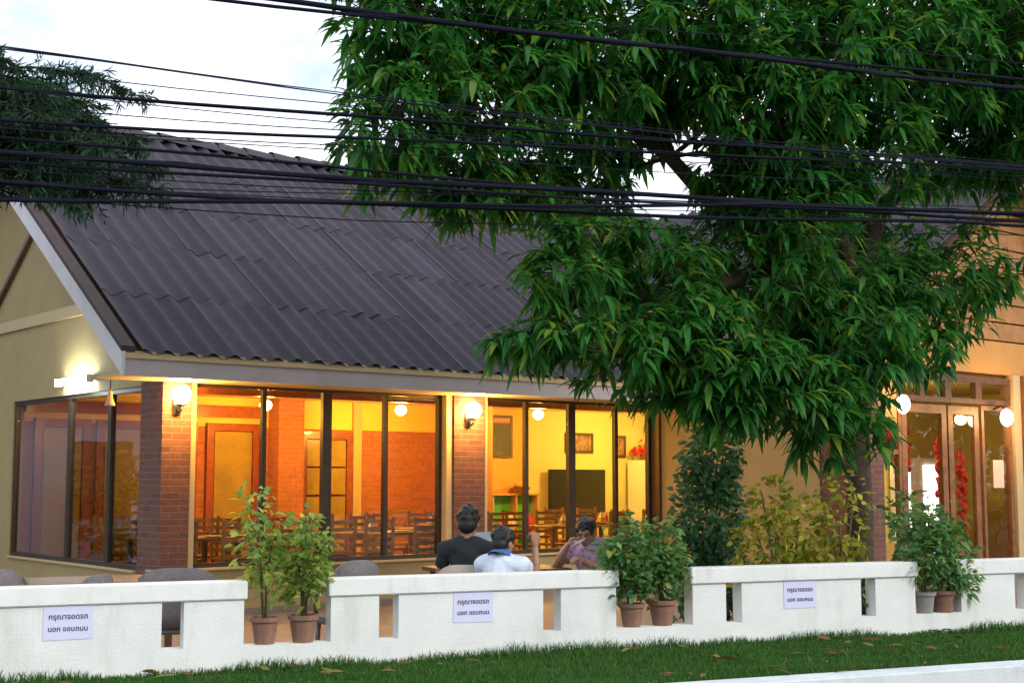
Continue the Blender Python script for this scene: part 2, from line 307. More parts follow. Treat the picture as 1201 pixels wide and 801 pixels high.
# ------------------------------------------------------------------ restaurant, main hall
hall = thing('restaurant_hall', 'single storey restaurant with dark corrugated gable roof, brick piers and wide lit windows', 'building', OB, AB)
def H(bm, name, m, parent=hall, **k): return bm.build(name, m, parent, **k)
H(MB().box(-.44, 12, .0, 4.9, .02, .2), 'floor_slab', tilefloor)
H(MB().box(-.44, 6.95, .0, .16, .2, .632), 'sill_wall', cream); H(MB().box(-.44, -.30, .45, 4.45, .2, .60), 'sill_wall', cream)
H(MB().box(-.47, 6.95, -.05, .19, .632, .655), 'window_sill', cream_trim); H(MB().box(-.475, -.27, .5, 4.45, .60, .622), 'window_sill', cream_trim)
H(MB().box(-.452, -.124, -.10, .45, .12, 2.66), 'brick_pier', brick_ext); H(MB().box(3.40, 3.879, -.10, .30, .12, 2.66), 'brick_pier', brick_ext)
for a0, a1 in ((-.122, -.048), (3.305, 3.396), (3.883, 3.943)): H(MB().box(a0, a1, -.07, .16, .12, 2.66), 'post', cream_trim)
H(MB().box(-.44, 7.0, .0, .16, 2.66, 2.95), 'header_beam', cream); 
# gable end wall with band and trim board
H(MB().add([(-.44,.16,2.62),(-.44,9.2,2.62),(-.44,9.2,3.15),(-.44,4.63,6.25),(-.44,.16,3.25),(-.30,.16,2.62),(-.30,9.2,2.62),(-.30,9.2,3.15),(-.30,4.63,6.25),(-.30,.16,3.25)],
            [(0,4,3,2,1),(5,6,7,8,9),(0,1,6,5),(1,2,7,6),(2,3,8,7),(3,4,9,8),(4,0,5,9)]), 'gable_wall', cream)
H(MB().box(-.44, -.30, 4.45, 9.2, .12, 2.62), 'side_wall', cream); H(MB().box(-.48, -.44, .5, 9.0, 3.56, 3.70), 'band', cream_trim)
H(MB().bar((-.47, 3.9, 4.79), (-.47, 5.9, 3.48), .06, .07, (1, 0, 0)), 'trim_board', wood_dark)
H(MB().box(-.30, 12, 9.06, 9.2, .12, 3.15), 'rear_wall', cream)
H(MB().box(-1.15, 8.0, -.75, .0, 2.640, 2.665), 'soffit', cream_trim)
H(MB().box(-1.2, 6.9, -.83, -.79, 2.622, 2.845), 'fascia', fascia_m); H(MB().box(-1.2, 6.9, -.85, -.832, 2.795, 2.85), 'drip_edge', cream_trim); H(MB().box(-1.1, 6.9, -.82, -.79, 2.846, 2.872), 'eave_filler', cream_trim)

def window(parent, x0, x1, z0, z1, cuts, axis='a', pos=.03, fr=.05, dep=.07, m=dark_frame, pm=pane_m, off=(0, 0, 0), rails=(), name='window'):
    def bx(b, p0, p1, q0, q1, d0, d1):
        return b.box(p0, p1, d0, d1, q0, q1) if axis == 'a' else b.box(d0, d1, p0, p1, q0, q1)
    f = MB(off); 
    bx(f, x0, x1, z1-fr, z1, pos, pos+dep); bx(f, x0, x1, z0, z0+fr, pos, pos+dep); bx(f, x0, x0+fr, z0+fr, z1-fr, pos, pos+dep); bx(f, x1-fr, x1, z0+fr, z1-fr, pos, pos+dep)
    fo = f.build(name, m, parent); xs = [x0+fr]
    for c, w in cuts:
        bx(MB(off), c-w/2, c+w/2, z0+fr, z1-fr, pos+.004, pos+dep-.004).build('mullion', m, fo); xs += [c-w/2, c+w/2]
    xs.append(x1-fr); zs = [z0+fr] + [z for r in rails for z in (r-.03, r+.03)] + [z1-fr]
    for r in rails:
        for k in range(0, len(xs), 2): bx(MB(off), xs[k], xs[k+1], r-.03, r+.03, pos+.006, pos+dep-.006).build('rail', m, fo)
    for k in range(0, len(xs), 2):
        for j in range(0, len(zs), 2): bx(MB(off), xs[k], xs[k+1], zs[j], zs[j+1], pos+dep/2-.003, pos+dep/2+.003).build('pane', pm, fo)
    return fo
window(hall, -.046, 3.303, .657, 2.658, [(.837, .055), (1.661, .12), (2.482, .055)])
window(hall, 3.945, 6.943, .657, 2.658, [(4.679, .055), (5.466, .12), (6.283, .055)])
window(hall, .455, 4.445, .624, 2.618, [(1.369, .09), (2.574, .09)], 'b', -.42, pm=glass('side_glass', (.74, .76, .74), 1.65))

# roof of double-wave sheets
PITCH = math.atan2(6.45-2.84, 5.43); SL = 6.52
def wave_sheet(name, m, w=.5, L=1.40, th=.008, amp=.033):
    n = 16; b = MB(); vs = []
    prof = []
    for i in range(n+1):
        x = -w/2-.02 + (w+.04)*i/n; prof.append((x, amp*math.cos(2*math.pi*x/(w/2))))
    for (y, dz) in ((0, .004), (L*.5, .0005), (L, -.003)):
        for x, z in prof: vs.append((x, y, z+dz))
    for x, z in prof: vs.append((x, 0, z+.004))
    for x, z in prof: vs.append((x, .004, z-.004))
    N = n+1; fs = [(r*N+i, r*N+i+1, (r+1)*N+i+1, (r+1)*N+i) for r in range(2) for i in range(n)] + [(4*N+i, 4*N+i+1, 3*N+i+1, 3*N+i) for i in range(n)]
    return b.add(vs, fs).mesh(name, m, smooth=True)
sheet = wave_sheet('roof_sheet', roof_m)
roof = H(MB().add([(-1.16,-.78,2.80),(11.8,-.78,2.80),(11.8,4.63,6.40),(-1.16,4.63,6.40),(11.8,10.04,2.80),(-1.16,10.04,2.80),
                   (-1.16,-.78,2.74),(11.8,-.78,2.74),(11.8,4.63,6.32),(-1.16,4.63,6.32),(11.8,10.04,2.74),(-1.16,10.04,2.74)],
                  [(0,1,2,3),(3,2,4,5),(7,6,9,8),(8,9,11,10),(0,3,9,6),(3,5,11,9),(1,0,6,7),(5,4,10,11)]), 'roof', soffit_m)
WE_A, WE_Z, WT = 6.35, 3.42, math.tan(R(33))     # wing's left eave
def wing_z(a): return WE_Z + (a-WE_A)*WT if a < 10.6 else WE_Z + (10.6-WE_A)*WT
rows = 5; step = SL/rows
for r in range(rows):
    for c in range(26):
        a = -1.02+.25 + .5*c; bb = -.86 + r*step*math.cos(PITCH); z = 2.858 + r*step*math.sin(PITCH)
        bm_ = bb + .5*step*math.cos(PITCH); zm = z + .5*step*math.sin(PITCH)
        if a > WE_A-.2 and wing_z(a) > zm+.25 and bm_ < 9: continue
        link('roof_sheet', sheet, roof, (a + random.uniform(-.006, .006), bb + random.uniform(-.01, .01), z + random.uniform(-.002, .003)), (PITCH + random.uniform(-.002, .002), 0, random.uniform(-.004, .004)))
bs = MB()      # back slope, never faces the street: one sheet of the same waves
for i in range(130):
    for k in range(1): pass
xs = np.linspace(-1.1, 11.8, 260); pv = [(x, 4.63, 6.47+.034*math.cos(x*8*math.pi)) for x in xs] + [(x, 10.15, 2.80+.034*math.cos(x*8*math.pi)) for x in xs]
bs.add(pv, [(i, i+260, i+261, i+1) for i in range(259)]).build('rear_slope', roof_m, roof, smooth=True)
cap = MB(); n = 8; vs = []
for y in (0, .48):
    for k in range(n+1):
        t = math.pi*k/n; vs.append((y, -math.cos(t)*.15, math.sin(t)*.13 - (.03 if y else 0)))
cap.add(vs, [(k, k+1, n+2+k, n+1+k) for k in range(n)]); capm = cap.mesh('ridge_tile', ridge_m, smooth=True)
for c in range(28): link('ridge_tile', capm, roof, (-1.22 + .46*c, 4.63, 6.47 + random.uniform(-.006, .006)), (0, 0, random.uniform(-.02, .02)))
def slab_edge(a0, a1, lo, hi, m, name):
    for sgn in (1, -1):
        y0, y1 = (-.84, 4.63) if sgn == 1 else (10.1, 4.63)
        H(MB().add([(a0,y0,2.84+lo),(a1,y0,2.84+lo),(a1,y1,6.47+lo),(a0,y1,6.47+lo),(a0,y0,2.84+hi),(a1,y0,2.84+hi),(a1,y1,6.47+hi),(a0,y1,6.47+hi)],
                   [(0,3,2,1),(4,5,6,7),(0,1,5,4),(1,2,6,5),(2,3,7,6),(3,0,4,7)]), name, m)
slab_edge(-1.235, -1.20, -.215, .02, barge_m, 'barge_board'); slab_edge(-1.245, -1.10, .022, .075, verge_m, 'verge_tile')

# hall interior
H(MB().box(-.30, 12, .16, 4.9, 2.80, 2.84), 'ceiling', ceil_m)
H(MB().box(-.30, 6.55, 4.5, 4.64, .2, 2.37), 'brick_wall', brick_int); H(MB().box(-.30, 6.55, 4.5, 4.64, 2.37, 2.80), 'plaster_wall', yellow_wall)
H(MB().box(6.55, 8.3, 4.5, 4.64, .2, 2.80), 'plaster_wall', orange_wall); H(MB().box(8.3, 12, 4.5, 4.64, .2, 2.80), 'plaster_wall', pale_yellow)
H(MB().box(11.86, 12, .16, 4.5, .2, 2.80), 'plaster_wall', pale_yellow)
H(MB().box(3.37, 3.80, 4.18, 4.5, .2, 2.80), 'room_pillar', brick_int); H(MB().box(4.84, 4.99, 4.44, 4.5, .2, 2.80), 'room_post', cream_trim)
H(MB().box(-.30, 3.2, 4.38, 4.5, 2.50, 2.66), 'beam', wood_red); H(MB().box(6.5, 6.62, 3.2, 4.5, .2, 2.80), 'room_partition', orange_wall)
H(MB().box(-.30, 11.86, 2.2, 2.32, 2.68, 2.80), 'ceiling_beam', wood_red)
door_pane = mat('door_pane', (.30, .21, .045), .25, .2, 2.5)
def door(parent, a0, a1, b, z0, z1, m, rows=1, cols=1, off=(0, 0, 0), pm=None, name='door'):
    d = MB(off); st = .11; d.box(a0, a0+st, b-.06, b, z0, z1).box(a1-st, a1, b-.06, b, z0, z1).box(a0+st, a1-st, b-.06, b, z1-st, z1).box(a0+st, a1-st, b-.06, b, z0, z0+.3)
    do = d.build(name, m, parent)
    cw = (a1-a0-2*st)/cols; rh = (z1-z0-.3-st)/rows
    for i in range(cols):
        for j in range(rows): MB(off).box(a0+st+i*cw+.015, a0+st+(i+1)*cw-.015, b-.05, b-.044, z0+.3+j*rh+.015, z0+.3+(j+1)*rh-.015).build('pane', pm or door_pane, do)
    return do
door(hall, -.15, .62, 4.5, .2, 2.42, wood_red); door(hall, .70, 1.50, 4.5, .2, 2.42, wood_red); door(hall, 2.35, 3.2, 4.5, .2, 2.42, wood_red)
door(hall, 3.89, 4.83, 4.5, .2, 2.33, wood_red, 4, 2)
door(hall, 1.62, 2.2, 4.5, .2, 2.42, wood_red)
# posts right of the second bay
for a0, a1, m in ((6.95, 7.05, wood_dark), (7.08, 7.15, wood_brown)): H(MB().box(a0, a1, -.12, .1, .12, 2.64), 'post', m)

# ------------------------------------------------------------------ right wing with glass doors
WO = (9.0, -3.3, .12)
wing = thing('restaurant_wing', 'projecting gabled wing with glazed wooden doors behind the big mango tree', 'building', B(9.0, -3.3, .12), AB)
def G(bm, name, m, parent=wing, **k):
    bm.o = Vector(WO); bm.v = [tuple(Vector(p)-Vector(WO)) for p in bm.v]; return bm.build(name, m, parent, **k)
G(MB().box(7.0, 14, -3.3, -.0, .1, .32), 'floor_slab', tilefloor)
G(MB().box(7.0, 7.14, -2.85, -.12, .32, 3.3), 'side_wall', cream)
G(MB().box(7.02, 7.62, -3.36, -2.86, .12, 3.05), 'brick_pier', brick_ext)
G(MB().box(10.92, 11.5, -3.4, -3.0, .12, 3.05), 'timber_pier', wood_brown)
G(MB().box(10.72, 10.9, -3.32, -3.2, .32, 3.05), 'post', cream_trim)
G(MB().box(7.62, 8.0, -3.3, -3.18, 2.3, 3.05), 'door_header', ochre_wall)
G(MB().box(7.02, 13.9, -3.3, -3.16, 3.05, 3.50), 'plaster_wall', ochre_wall)
G(MB().box(11.5, 13.9, -3.3, -3.16, .32, 3.05), 'plaster_wall', ochre_wall)
G(MB().add([(7.0,-3.255,3.5),(14.2,-3.255,3.5),(10.6,-3.255,5.9),(7.0,-3.2,3.5),(14.2,-3.2,3.5),(10.6,-3.2,5.9)], [(0,1,2),(3,5,4),(0,2,5,3),(1,4,5,2),(0,3,4,1)]), 'gable_backing', wood_dark)
for k in range(9):   # horizontal boards of the gable
    z0 = 3.52 + k*.26; lim = (6.05 - (z0+.25))/WT
    if lim < .2: break
    G(MB().box(10.6-lim, 10.6+lim, -3.32-.004*(k % 2), -3.26, z0, z0+.235), 'gable_board', gable_m)
WPT = R(33)
wroof = G(MB().add([(WE_A,-4.2,WE_Z-.06),(WE_A,4.6,WE_Z-.06),(10.6,4.6,6.12),(10.6,-4.2,6.12),(14.85,-4.2,WE_Z-.06),(14.85,4.6,WE_Z-.06),
                    (WE_A,-4.2,WE_Z-.12),(WE_A,4.6,WE_Z-.12),(10.6,4.6,6.04),(10.6,-4.2,6.04),(14.85,-4.2,WE_Z-.12),(14.85,4.6,WE_Z-.12)],
                   [(0,3,2,1),(3,4,5,2),(7,8,9,6),(8,11,10,9),(0,6,9,3),(3,9,10,4),(0,1,7,6),(4,10,11,5)]), 'roof', soffit_m)
wstep = 4.25/math.cos(WPT)/4
for r in range(4):
    for c in range(17):
        bb = -4.1 + .25 + .5*c; a = WE_A-.06 + r*wstep*math.cos(WPT); z = WE_Z + .01 + r*wstep*math.sin(WPT)
        main_z = 2.84 + (bb+.8)*math.tan(PITCH)
        if main_z > z + .9: continue
        link('roof_sheet', sheet, wroof, Vector((a, bb, z)) - Vector(WO), Matrix.Rotation(0, 3, 'Z').to_euler()).matrix_basis = Matrix.Translation(Vector((a, bb, z))-Vector(WO)) @ Matrix.Rotation(R(-90), 4, 'Z') @ Matrix.Rotation(WPT, 4, 'X')
G(MB().add([(10.6,-4.2,6.16),(14.9,-4.2,3.40),(14.9,4.6,3.40),(10.6,4.6,6.16)], [(0,1,2,3)]), 'far_slope', roof_m, wroof)
G(MB().box(WE_A-.04, WE_A, -4.22, -.3, WE_Z-.16, WE_Z+.03), 'fascia', fascia_m)
wo_ = Vector(WO)
window(wing, 8.0, 10.70, 2.62, 2.98, [(8.62, .13), (9.20, .14), (9.92, .14)], 'a', -3.28, .07, .09, wood_dark, off=WO, name='transom')
window(wing, 7.66, 8.12, .34, 2.60, [], 'a', -3.28, .06, .08, wood_brown, off=WO, rails=(1.95,))
door(wing, 8.16, 9.16, -3.2, .34, 2.58, wood_brown, 1, 1, WO, pane_m); door(wing, 9.20, 9.92, -3.2, .34, 2.58, wood_brown, 1, 1, WO, pane_m)
window(wing, 9.96, 10.70, .34, 2.60, [], 'a', -3.28, .06, .08, wood_brown, off=WO)
G(MB().box(7.14, 13.9, -.35, -.2, .32, 3.0), 'rear_wall', pale_yellow); G(MB().box(7.0, 13.9, -3.16, -.1, 3.0, 3.05), 'ceiling', ceil_m); G(MB().box(13.76, 13.9, -3.16, -.35, .32, 3.0), 'side_wall', pale_yellow)
G(MB().box(7.72, 8.08, -3.12, -3.10, .8, 1.92), 'blind', yellow_wall)
# ------------------------------------------------------------------ lamps
def point(name, parent, loc, watt, col, rad=.05):
    L = bpy.data.lights.new(name, 'POINT'); L.energy = watt; L.color = col; L.shadow_soft_size = rad
    o = bpy.data.objects.new(name, L); C.objects.link(o); o.parent = parent; o.location = loc; return o
def sconce(a, b, z, label):
    t = thing('wall_lamp', label, 'lamp', B(a, b, z), AB, 'wall lamps on the brick piers')
    MB().box(-.045, .045, -.02, 0, -.16, .02).build('back_plate', metal_d, t, bevel=.006)
    MB().tube([(0, -.02, -.10), (0, -.08, -.13), (0, -.13, -.10), (0, -.13, -.06)], .012, 8).build('arm', metal_d, t, smooth=True)
    MB().lathe([(.02, -.07), (.05, -.055), (.055, -.04)], (0, -.13, 0)).build('cup', metal_d, t, smooth=True)
    MB().lathe([(.045, -.038), (.082, 0), (.098, .05), (.09, .10), (.06, .14), (.02, .155)], (0, -.13, 0), 20).build('globe', bulb_warm, t, smooth=True)
    point('bulb_light', t, (0, -.26, -.02), 46, (1, .50, .10), .05)
sconce(-.30, -.10, 2.44, 'glowing wall lamp on the corner brick pier beside the left windows'); sconce(3.60, -.10, 2.40, 'glowing wall lamp on the brick pier between the two window bays')
t = thing('fluorescent_lamp', 'bright white fluorescent lamp fixed under the gable above the side windows', 'lamp', B(-.44, 2.2, 2.77), AB)
MB().box(-.05, 0, -.50, .50, -.02, .05).build('housing', china, t); MB().tube([(-.085, -.48, .0), (-.085, .48, .0)], .042, 12).build('tube', tube_white, t, smooth=True)
[MB().box(-.13, -.05, y, y+.023, -.045, .045).build('end_cap', china, t) for y in (-.505, .482)]
point('tube_light', t, (-.25, 0, 0), 9, (.9, 1, .92), .15)
t = thing('pendant_bell', 'small pale bell hanging from the eave at the roof corner', 'bell', B(-.95, .1, 2.64), AB)
MB().tube([(0, 0, 0), (0, 0, -.12)], .006, 6).build('cord', metal_d, t); MB().lathe([(.008, -.10), (.022, -.13), (.03, -.2), (.055, -.26), (.05, -.27)]).build('bell', cream_trim, t, smooth=True)
def ceiling_lamp(a, b, z, watt, col, label, rad=.1):
    t = thing('pendant_lamp', label, 'lamp', B(a, b, z), AB, 'pendant lamps inside the restaurant')
    MB().tube([(0, 0, 0), (0, 0, -.10)], .008, 6).build('cord', metal_d, t)
    MB().lathe([(.02, -.25), (.07, -.22), (.09, -.17), (.07, -.12), (.02, -.10)], (0, 0, 0), 16).build('globe', bulb_in, t, smooth=True)
    point('bulb_light', t, (0, 0, -.36), watt, col, rad)
OR = (1, .44, .07); YE = (1, .68, .14)
ceiling_lamp(.6, 1.9, 2.80, 60, OR, 'glowing pendant lamp inside, behind the side windows'); ceiling_lamp(2.6, 3.2, 2.80, 80, OR, 'glowing pendant lamp inside, left half of the left window bay'); ceiling_lamp(4.8, 3.1, 2.80, 100, (1, .50, .08), 'glowing pendant lamp inside, right half of the left window bay')
ceiling_lamp(7.3, 2.9, 2.80, 80, OR, 'glowing pendant lamp inside, by the green shelf'); ceiling_lamp(9.9, 2.9, 2.80, 100, YE, 'glowing pendant lamp inside, in the yellow room with the television')
def globe(a, b, z, label, watt):
    t = thing('globe_lamp', label, 'lamp', B(a, b, z), AB, 'globe lamps beside the glass doors')
    MB().tube([(0, .2, .12), (0, .08, .16), (0, 0, .1)], .012, 8).build('bracket', metal_d, t, smooth=True)
    MB().ball((0, 0, 0), (.085, .085, .12), 16, 10).build('globe', bulb_white, t, smooth=True); point('bulb_light', t, (0, -.2, 0), watt, (1, .55, .16), .08)
globe(7.86, -3.5, 2.54, 'white globe lamp beside the brick pier, left of the glass doors', 14); globe(10.22, -3.5, 2.44, 'white globe lamp right of the glass doors, above the pink paper', 22)
t = thing('pendant_lamp', 'glowing pendant lamp inside the wing behind the glass doors', 'lamp', B(9.3, -1.6, 3.0), AB, 'pendant lamps inside the restaurant')
MB().tube([(0, 0, 0), (0, 0, -.2)], .008, 6).build('cord', metal_d, t); MB().lathe([(.02, -.36), (.08, -.32), (.1, -.27), (.07, -.22), (.02, -.2)]).build('globe', bulb_in, t, smooth=True); point('bulb_light', t, (0, 0, -.45), 70, (1, .60, .18), .1)

# ------------------------------------------------------------------ furniture inside the hall
def table(loc, rz, label, group, w=1.1, d=.75, h=.74, m=wood_brown, setting=True):
    t = thing('dining_table', label, 'table', loc, rz, group)
    MB().box(-w/2, w/2, -d/2, d/2, h-.035, h).build('tabletop', m, t, bevel=.006)
    for sx in (-1, 1):
        for sy in (-1, 1): MB().box(sx*(w/2-.08)-.025, sx*(w/2-.08)+.025, sy*(d/2-.08)-.025, sy*(d/2-.08)+.025, 0, h-.036).build('leg', m, t)
    return t
chair_wood = mat('chair_wood', (.26, .13, .05), .45, .25, 10)
def ladder_chair(loc, rz, label, group, m=chair_wood):
    t = thing('ladder_back_chair', label, 'chair', loc, rz, group)
    MB().box(-.2, .2, -.2, .2, .42, .455).build('seat', m, t, bevel=.006)
    for sx in (-1, 1):
        MB().bar((sx*.18, .18, 0), (sx*.18, .18, .42), .035, .035, (0, 1, 0)).build('leg', m, t)
        MB().bar((sx*.18, -.18, 0), (sx*.19, -.23, .95), .035, .035, (0, 1, 0)).build('leg', m, t)
    for k in range(5):
        z = .54 + .09*k; y = -.18-.05*z/.95
        MB().box(-.172, .172, y-.01, y+.01, z-.022, z+.022).build('back_slat', m, t)
    return t
ct = ladder_chair((0, 0, 0), 0, 'x', 'dining chairs inside the hall'); tb = table((0, 0, 0), 0, 'x', 'dining tables inside the hall')
first = True
def put(src, loc, rz, label):
    global used
    if src.name not in used: used.add(src.name); src.location = loc; src.rotation_euler = (0, 0, rz); o = src
    else: o = copy_tree(src, None, loc, rz)
    o['label'] = label; return o
used = set()
spots = [(.35, 1.1, 'by the side windows'), (.9, 2.9, 'at the back, seen through the side windows'), (1.7, 1.1, 'behind the left panes of the left window bay'), (3.0, 1.1, 'behind the middle of the left window bay'), (4.5, 1.9, 'behind the right panes of the left window bay'), (5.6, 3.0, 'against the brick wall of the left bay'), (6.6, 1.5, 'behind the right window bay'), (8.2, 2.4, 'below the television')]
for a, b, where in spots:
    put(tb, B(a, b, .2), AB, 'wooden dining table inside the hall, ' + where)
    for da, db, r, wh in ((-.32, -.55, 0, 'street side left'), (.32, -.55, 0, 'street side right'), (-.32, .55, math.pi, 'far side left'), (.32, .55, math.pi, 'far side right')):
        put(ct, B(a+da+random.uniform(-.04, .04), b+db+random.uniform(-.05, .05), .2), AB+r+random.uniform(-.12, .12), 'chair ' + wh + ' of table ' + where)
    k = thing('napkin_holder', 'napkins and condiments on the dining table ' + where, 'condiments', B(a, b, .94), AB, 'table settings inside the hall')
    MB().box(-.06, .06, -.04, .04, 0, .07).build('holder', wood_pale, k); MB().add([(-.05,-.02,.07),(.05,-.02,.07),(.05,.03,.07),(-.05,.03,.07),(-.02,0,.16),(.03,.01,.15)], [(0,1,5,4),(1,2,5),(2,3,4,5),(3,0,4)]).build('napkins', china, k)
    MB().lathe([(.022, 0), (.025, .08), (.012, .12), (.012, .15)], (.12, .02, 0), 10).build('sauce_bottle', red_cloth, k, smooth=True)
    for sx in (-1, 1):
        p = MB().lathe([(.05, 0), (.11, .012), (.115, .018), (.1, .016)], (0, 0, 0), 18).build('dinner_plate', china, None, smooth=True, loc=B(a+sx*.34, b-.18, .94)); tag(p, 'white plate on the dining table ' + where + (', left' if sx < 0 else ', right'), 'plate', 'plates inside the hall')
# green shelf, mirror, television, pictures, cabinet, flowers
t = thing('green_shelf', 'green open shelf with pale uprights inside the right window bay', 'shelf', B(7.75, 4.3, .2), AB)
MB().box(-.75, .75, .16, .18, 0, 1.14).build('back_panel', green_paint, t)
for x in (-.75, -.25, .25, .72): MB().box(x, x+.025, .0, .16, 0, 1.14).build('upright', wood_pale, t)
for z in (0, .5, 1.14): MB().box(-.76, .76, -.02, .185, z, z+.03).build('shelf_board', wood_pale, t)
for i, (x, c) in enumerate([(-.5, red_cloth), (-.05, orange_wall), (.1, china), (.5, red_cloth)]):
    p = MB().lathe([(.05, 0), (.09, .05), (.1, .15), (.06, .22), (.04, .28), (.045, .30)], (0, 0, 0), 14).build('jar', c, None, smooth=True, loc=B(7.75+x, 4.28, .731)); tag(p, ['red jar on the left of the green shelf', 'orange jar in the middle of the green shelf', 'white jar in the middle of the green shelf', 'red jar on the right of the green shelf'][i], 'jar', 'jars on the green shelf')
p = thing('fruit_basket', 'woven basket of orange fruit on top of the green shelf', 'basket', B(8.1, 4.3, 1.375), AB)
MB().lathe([(.1, 0), (.17, .1), (.18, .1)]).build('basket', wood_pale, p, smooth=True)
for k in range(6): MB().ball((.08*math.cos(k*1.05), .08*math.sin(k*1.05), .12+.02*(k % 2)), .05, 8, 6).build('fruit', orange_wall, p, smooth=True)
def framed(name, label, cat, a, b, z, w, h, fm, pm, fw=.05):
    t = thing(name, label, cat, B(a, b, z), AB)
    MB().box(-w/2, w/2, -.03, 0, h/2-fw, h/2).box(-w/2, w/2, -.03, 0, -h/2, -h/2+fw).box(-w/2, -w/2+fw, -.03, 0, -h/2+fw, h/2-fw).box(w/2-fw, w/2, -.03, 0, -h/2+fw, h/2-fw).build('frame', fm, t)
    MB().box(-w/2+fw, w/2-fw, -.02, -.004, -h/2+fw, h/2-fw).build('panel', pm, t); return t
framed('wall_mirror', 'dark framed mirror on the orange wall above the green shelf', 'mirror', 7.75, 4.496, 2.33, .62, .72, wood_dark, mat('mirror_glass', (.5, .5, .5), .08, .02, 3, metal=1))
framed('wall_picture', 'dark framed picture above the television in the yellow room', 'picture', 9.6, 4.496, 2.25, .66, .36, wood_dark, pic_m); framed('wall_picture', 'narrow framed picture right of the television wall', 'picture', 10.6, 4.496, 2.2, .28, .40, wood_dark, pic_m)
t = thing('television', 'large dark flat television in the yellow room', 'television', B(9.45, 4.38, 1.4), AB)
MB().box(-.66, .66, -.03, .02, -.38, .38).build('bezel', tv_m, t, bevel=.008); MB().box(-.63, .63, -.034, -.031, -.35, .35).build('screen', tv_m, t); MB().box(-.2, .2, .02, .1, -.2, .1).build('bracket', metal_d, t)
t = thing('display_fridge', 'tall lit white display fridge at the right of the yellow room', 'fridge', B(11.0, 4.1, .2), AB)
MB().box(-.3, .3, -.2, .3, 0, 1.75).build('cabinet', china, t, bevel=.01); MB().box(-.24, .0, -.215, -.203, .2, 1.5).build('light_panel', fridge_glow, t); MB().box(.05, .25, -.212, -.203, .2, 1.5).build('door_glass', tv_m, t)
t = thing('flower_bracket', 'red flower arrangement with a small lamp on the yellow wall', 'flowers', B(10.95, 4.2, 2.05), AB)
MB().lathe([(.03, -.12), (.07, -.05), (.1, 0), (.09, 0)]).build('bowl', wood_brown, t, smooth=True)
fl = MB(); 
for k in range(60):
    q = Vector((random.gauss(0, .13), random.gauss(0, .09), abs(random.gauss(0, .1)))); fl.ball(q, random.uniform(.02, .04), 5, 4)
fl.build('petals', red_cloth, t); MB().ball((.08, -.05, .28), .05, 10, 8).build('bulb', bulb_in, t, smooth=True); MB().tube([(.08, -.05, .23), (.05, 0, 0)], .008, 6).build('stem', metal_d, t)
# wing: red garlands, white stand, pink paper
def garland(a, b, z0, z1, w, label, n):
    t = thing('red_garland', label, 'garland', B(a, b, z1), AB, 'red garlands behind the glass doors'); m = MB()
    for k in range(n):
        q = Vector((random.uniform(-w, w), random.uniform(-.05, .05), -random.uniform(0, z1-z0))); m.ball(q, (random.uniform(.03, .06), .03, random.uniform(.03, .07)), 6, 4)
    m.build('blossoms', red_cloth, t); MB().tube([(0, 0, .05), (0, 0, z0-z1)], .01, 5).build('string', red_cloth, t)
garland(10.08, -2.6, .5, 2.2, .14, 'long red garland hanging behind the right glass door leaf', 150); garland(9.05, -2.5, 1.75, 2.3, .36, 'wide red swag hanging behind the left glass door leaf', 130)
garland(10.2, -2.8, .6, 2.0, .06, 'thin red garland behind the narrow side light', 50)
t = thing('display_cabinet', 'brightly lit white display cabinet behind the glass doors', 'cabinet', B(10.75, -1.7, .32), AB)
MB().box(-.6, .6, 0, .4, 0, 1.6).build('cabinet', china, t); MB().box(-.55, -.2, -.02, -.003, .3, 1.5).build('light_panel', fridge_glow, t); MB().box(.15, .5, -.02, -.003, .2, 1.5).build('light_panel', fridge_glow, t)
for z in (.7, 1.1): MB().box(-.2, .15, -.06, -.003, z, z+.03).build('shelf', wood_pale, t)
o = MB().box(-.13, .13, -.004, 0, -.19, .19).build('pink_notice', pink_paper, None, loc=B(10.36, -3.262, 1.68), rot=(0, 0, AB)); tag(o, 'pink paper notice stuck on the side light right of the doors', 'notice')

# ------------------------------------------------------------------ patio furniture
def patio_chair(loc, rz, label, w=.5, top=.86, m=rattan):
    t = thing('patio_chair', label, 'chair', loc, rz, 'chairs on the patio behind the white wall')
    MB().box(-w/2+.02, w/2-.02, -.22, .24, .40, .45).build('seat', m, t, bevel=.015)
    n = 10; vs = []
    for th in (0, .035):
        for j in range(5):
            for i in range(n+1):
                u = i/n*2-1; zz = .44 + (top-.44)*j/4 * (1 - .16*(abs(u)**3.5)*(j/4)); vs.append((u*(w/2)*(1-.06*(j/4)*abs(u)), -.20-.05*(j/4)+.07*u*u - th, zz))
    N = n+1; L = 5*N; fs = []
    for j in range(4):
        for i in range(n): a = j*N+i; fs += [(a, a+1, a+N+1, a+N), (L+a, L+a+N, L+a+N+1, L+a+1)]
    for i in range(n): fs += [(4*N+i, 4*N+i+1, L+4*N+i+1, L+4*N+i), (i, L+i, L+i+1, i+1)]
    for j in range(4): fs += [(j*N, (j+1)*N, L+(j+1)*N, L+j*N), (j*N+n, L+j*N+n, L+(j+1)*N+n, (j+1)*N+n)]
    MB().add(vs, fs).build('backrest', m, t, smooth=True)
    for sx in (-1, 1):
        for y in (-.18, .2): MB().tube([(sx*(w/2-.05), y, .40), (sx*(w/2-.03), y*1.1, 0)], .018, 8).build('leg', m, t, smooth=True)
        MB().tube([(sx*(w/2-.01), -.16, .64), (sx*(w/2), .05, .65), (sx*(w/2-.02), .2, .62), (sx*(w/2-.03), .21, .44)], .018, 8).build('armrest', m, t, smooth=True)
    return t
FZ = .12
